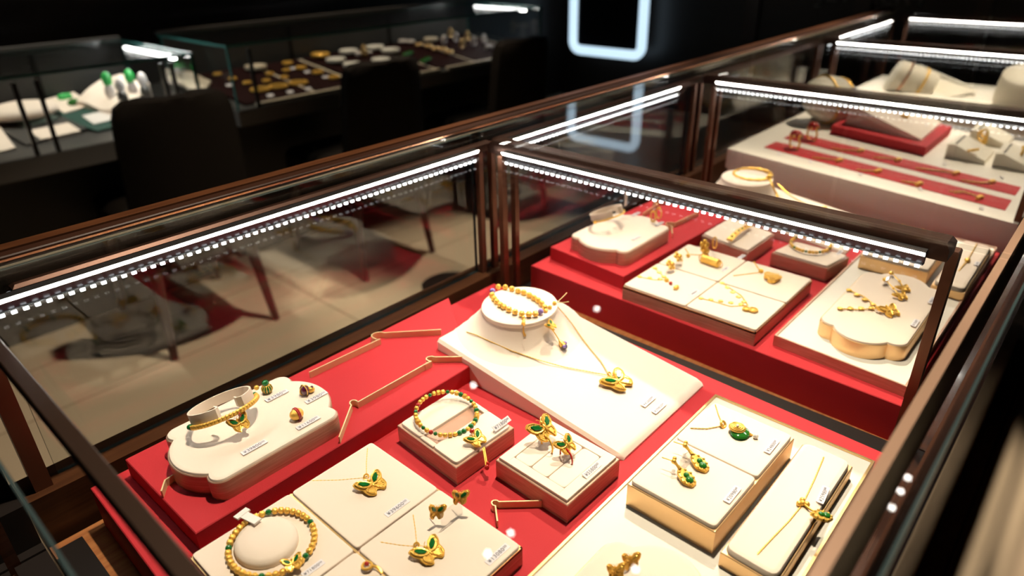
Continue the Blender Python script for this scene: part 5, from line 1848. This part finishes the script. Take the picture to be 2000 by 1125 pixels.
for i, p in enumerate(((2.4118,2.9377,0.7403), (2.4402,2.9098,0.7368), (2.4337,2.8386,0.7277), (2.4564,2.7894,0.7214), (2.4502,2.7325,0.7141), (2.4779,2.7051,0.7106), (2.4691,2.6508,0.7036))):
    flat_ring('ring', p, .016, .008, M['pearl'] if i < 2 else M['gold_rim'], 'small pale gold ring in the row on the fourth dark tray', 'rings on the fourth dark tray')
for p, nm in (((2.2545,2.7157,0.7119), 'left'), ((2.2531,2.5843,0.6951), 'right')):
    p = Vector(p)
    mb = MB()
    for dx_ in (-.03, 0, .03):
        mb.sphere(p + Vector((dx_, dx_ * .5, .008)), .014, (1.3, 1, .7), 10, 7)
    single('jade_piece', mb, M['jade'], 'dark green jade piece before the fourth dark tray, ' + nm + ' one', 'jade ornament', p, 'jade pieces on the dark trays')
for i, p in enumerate(((2.5767,2.7973,0.7302), (2.6898,2.8675,0.7496), (2.6745,2.8090,0.7317), (2.7560,2.8050,0.7312), (2.6954,2.6947,0.7170), (2.5984,2.6854,0.7158), (2.7884,2.7086,0.7188))):
    p = Vector(p)
    mb = MB(); mb.ring(p + EZ * .012, .015, .006, EX, EZ, 18, 6); mb.sphere(p + EZ * .032, .010, nu=8, nv=6)
    single('ring', mb, M['gold_rim'] if i % 2 else M['pearl'], 'pale gold ring standing on the farthest dark tray', 'ring', p, 'rings on the farthest dark tray')
mb = MB(); p = Vector((2.6921,2.6095,0.6983)); q = Vector((2.8439,2.6132,0.6988))
mb.tube([p.lerp(q, f) + EZ * (.010 + .006 * math.sin(f * 9)) for f in [i / 10 for i in range(11)]], .010, 8)
single('necklace', mb, M['pearl'], 'pale bead necklace lying at the right end of the farthest dark tray', 'necklace', p)
p = Vector((2.5761,2.9006,0.7356))
disc(p, .038, M['strip'], 'tan round disc at the back of the ring counter', 'discs on the middle tray')
# tan round dish behind the nearest tray
disc((1.5339,2.8793,0.7329), .046, M['strip'], 'tan round dish behind the nearest dark red tray', 'discs on the middle tray')

# jade counter goods
zq = -2.08


def bg_pad(label, q, h, m, group, cat='display pad'):
    q = [Vector(p) for p in q]
    t = Thing('display_pad', label, cat, q[0], group)
    mb = MB(); mb.loft([[p + EZ * d for p in q] for d in (-h, -.001, 0)]); t.part('pad', mb, m)


def pq(a, b, c):
    a, b, c = Vector(a), Vector(b), Vector(c)
    return [a, b, c, a + c - b]


bg_pad('grey tray board under the round jade cushion in the left counter', pq((0.4985,2.8252,0.7181), (0.5355,2.5100,0.6778), (0.7266,2.5560,0.6837)), .005, M['grey'], 'boards in the jade counter')
bg_pad('dark green board under the white jade pads in the left counter', pq((0.6825,2.7625,0.7101), (0.7406,2.5102,0.6778), (0.8719,2.5417,0.6818)), .005, M['greenboard'], 'boards in the jade counter')
bg_pad('pale mint card before the round jade cushion', pq((0.5713,2.7255,0.7054), (0.5801,2.6592,0.6969), (0.6975,2.7006,0.7022)), .004, M['mint'], 'cards in the jade counter')
bg_pad('white pad with clear tag at the front of the left counter', pq((0.5778,2.6222,0.6948), (0.5804,2.5236,0.6821), (0.7008,2.5352,0.6836)), .012, M['cream'], 'white pads in the jade counter')
bg_pad('white pad cut by the left edge of the photograph', pq((0.4621,2.7922,0.7165), (0.4314,2.4838,0.6770), (0.5011,2.4945,0.6784)), .012, M['cream'], 'white pads in the jade counter')
bg_pad('white pad with two green jade pieces at the back of the left counter', pq((0.7217,2.9072,0.7338), (0.7206,2.7302,0.7112), (0.8283,2.7660,0.7158)), .014, M['cream'], 'white pads in the jade counter')
bg_pad('small white block on the dark green board', pq((0.7567,2.6761,0.7017), (0.7555,2.5754,0.6888), (0.8426,2.5911,0.6908)), .012, M['plastic'], 'white pads in the jade counter')
c = Vector((0.6090,2.7538,0.7350))
t = Thing('round_cushion', 'round white cushion with a green jade pendant at the far left', 'display cushion', c, 'white cushions in the jade counter')
mb = MB(); mb.sphere(c, .105, (1, .95, .28), 28, 14); t.part('cushion', mb, M['cream'])
c2_ = Vector((0.6234,2.7373,0.7381))
mb = MB(); mb.sphere(c2_, .018, (1.2, .9, .6), 12, 8); mb.sphere(c2_ + Vector((.018, .01, 0)), .012, nu=10, nv=8); mb.sphere(c2_ + Vector((-.018, -.005, 0)), .012, nu=10, nv=8)
single('jade_pendant', mb, M['bright_jade'], 'green jade pendant on the round white cushion at the far left', 'jade ornament', c2_, 'jade ornaments')
for nm, p in (('back', (0.7738,2.8780,0.7379)), ('front', (0.7781,2.7971,0.7275))):
    p = Vector(p)
    mb = MB(); mb.sphere(p, .016, (1.3, .8, .8), 12, 8); mb.sphere(p + EX * .018, .011, nu=9, nv=7)
    single('jade_piece', mb, M['bright_jade'] if nm == 'back' else M['jade'], 'green jade piece on the back white pad, ' + nm + ' of two', 'jade ornament', p, 'jade ornaments')
# white draped display carrying upright jade pieces
a = Vector((0.7830,2.7893,0.7187)); b = Vector((0.8548,2.5862,0.6927)); c = Vector((1.0148,2.7068,0.7082)); d = Vector((0.9248,2.8626,0.7281))
t = Thing('draped_display', 'white draped stand with upright jade ornaments in the left counter', 'display stand', a, None)
mb = MB()
rings = []
for i in range(9):
    f = i / 8
    l, r = a.lerp(d, f), b.lerp(c, f)
    row = []
    for j in range(9):
        g = j / 8
        p = l.lerp(r, g)
        row.append(p + EZ * (.012 + .062 * f * (1 - .35 * abs(g - .4)) + .006 * math.sin(g * 9 + f * 4)))
    rings.append(row)
v = [p for r in rings for p in r]
v += [slope(p.x / U, p.y / U, -.03) for p in v]
n = 81
f = []
for i in range(8):
    for j in range(8):
        k = i * 9 + j
        f += [(k, k + 1, k + 10, k + 9), (n + k + 9, n + k + 10, n + k + 1, n + k)]
edge = [j for j in range(9)] + [9 * i + 8 for i in range(1, 9)] + [72 + j for j in range(7, -1, -1)] + [9 * i for i in range(7, 0, -1)]
for i in range(len(edge)):
    p, q = edge[i], edge[(i + 1) % len(edge)]
    f.append((q, p, n + p, n + q))
mb.add(v, f); t.part('drape', mb, M['cream'], smooth=60)
for nm, p, gm in (('tall green one at the left', (0.8769,2.7090,0.7293), 'bright_jade'), ('clear one in front', (0.8892,2.6376,0.7149), 'acrylic'), ('tall green one at the right', (0.9477,2.6950,0.7301), 'bright_jade'), ('clear one at the right end', (0.9709,2.6469,0.7213), 'acrylic')):
    p = Vector(p)
    t = Thing('jade_ornament', 'upright oval jade ornament on the white drape, ' + nm, 'jade ornament', p, 'upright jade ornaments')
    mb = MB(); mb.sphere(p + EZ * .030, .018, (1, .6, 1.7), 14, 10); t.part('setting', mb, M['pearl'] if gm == 'bright_jade' else M['steel'])
    mb = MB(); mb.sphere(p + EZ * .072, .018, (.95, .6, 1.5), 14, 10); t.part('stone', mb, M[gm] if gm != 'acrylic' else M['pearl'])

# pale goods at the left end of the ring counter
bg_pad('blurred pale pad at the left end of the ring counter', pq((1.1862,2.9457,0.7414), (1.1890,2.6810,0.7075), (1.2928,2.8106,0.7241)), .012, M['strip'], 'white pads in the ring counter')

# ------------------------------------------------------------------ light
def spot(name, loc, target, power, size, color, blend=.5, rad=.03):
    l = bpy.data.lights.new(name, 'SPOT')
    l.energy = power
    l.spot_size = math.radians(size)
    l.spot_blend = blend
    l.color = color
    l.shadow_soft_size = rad
    o = bpy.data.objects.new(name, l)
    COL.objects.link(o)
    o.location = Vector(loc)
    o.rotation_euler = (Vector(target) - Vector(loc)).to_track_quat('-Z', 'Y').to_euler()
    return o


WARM = (1.0, .80, .60)
# beams of the downlights above the showcases and the aisle, plus added fill spots
spot('downlight_or_fill', hp(2.6, 1.6, 5.85), hp(1.3, 1.2, -1.7), 190, 34, WARM)
spot('downlight_or_fill', hp(5.87, 3.17, 5.8), hp(3.3, 1.3, -1.7), 215, 30, WARM)
spot('downlight_or_fill', hp(9.78, .88, 5.8), hp(6.6, 1.3, -1.5), 300, 32, WARM)
spot('downlight_or_fill', hp(10.6, 1.2, 5.8), hp(8.3, 1.3, -1.4), 210, 26, WARM)  # added fill to brighten the farthest showcase, no fixture here
spot('downlight_or_fill', hp(5.22, 4.88, 5.8), hp(2.6, 6.9, -4.7), 230, 38, WARM)
spot('downlight_or_fill', hp(7.48, 7.88, 5.8), hp(6.8, 6.7, -4.7), 185, 34, WARM)
spot('downlight_or_fill', hp(7.0, 11.0, 5.8), hp(7.4, 10.5, -2.1), 110, 46, WARM)  # added fill that brightens the ring counter goods, not a real downlight
spot('downlight_or_fill', hp(2.6, 11.0, 5.8), hp(3.0, 10.4, -2.1), 190, 30, (1.0, .88, .74))  # added fill for the jade counter, no downlight hangs above it

w = bpy.data.worlds.new('dark_shop')
w.use_nodes = True
w.node_tree.nodes['Background'].inputs['Color'].default_value = (.5, .4, .3, 1)
w.node_tree.nodes['Background'].inputs['Strength'].default_value = .0
SC.world = w

# ------------------------------------------------------------------ camera
cd = bpy.data.cameras.new('camera')
cam = bpy.data.objects.new('camera', cd)
COL.objects.link(cam)
rx = Vector((0.666775, -0.745051, -0.01759)).normalized()
dn = Vector((-0.352591, -0.294577, -0.888203)).normalized()
fw = Vector((0.656575, 0.598434, -0.459115)).normalized()
mcam = Matrix((rx, -dn, -fw)).transposed().to_4x4()
mcam.translation = (0, 0, Z0)
cam.matrix_world = mcam
cd.sensor_width = 36
cd.lens = 36 * 1326.38 / 2000
cd.clip_start = .01
cd.dof.use_dof = True
cd.dof.focus_distance = .62
cd.dof.aperture_fstop = 4.2
SC.camera = cam

SC.view_settings.view_transform = 'Standard'
SC.view_settings.look = 'None'
SC.view_settings.exposure = .22
SC.view_settings.gamma = 1
SC.view_settings.use_curve_mapping = False
SC.cycles.use_denoising = True
SC.cycles.max_bounces = 8
SC.cycles.transparent_max_bounces = 32
SC.cycles.glossy_bounces = 5
SC.cycles.sample_clamp_indirect = 8
SC.cycles.caustics_reflective = False
SC.cycles.caustics_refractive = False
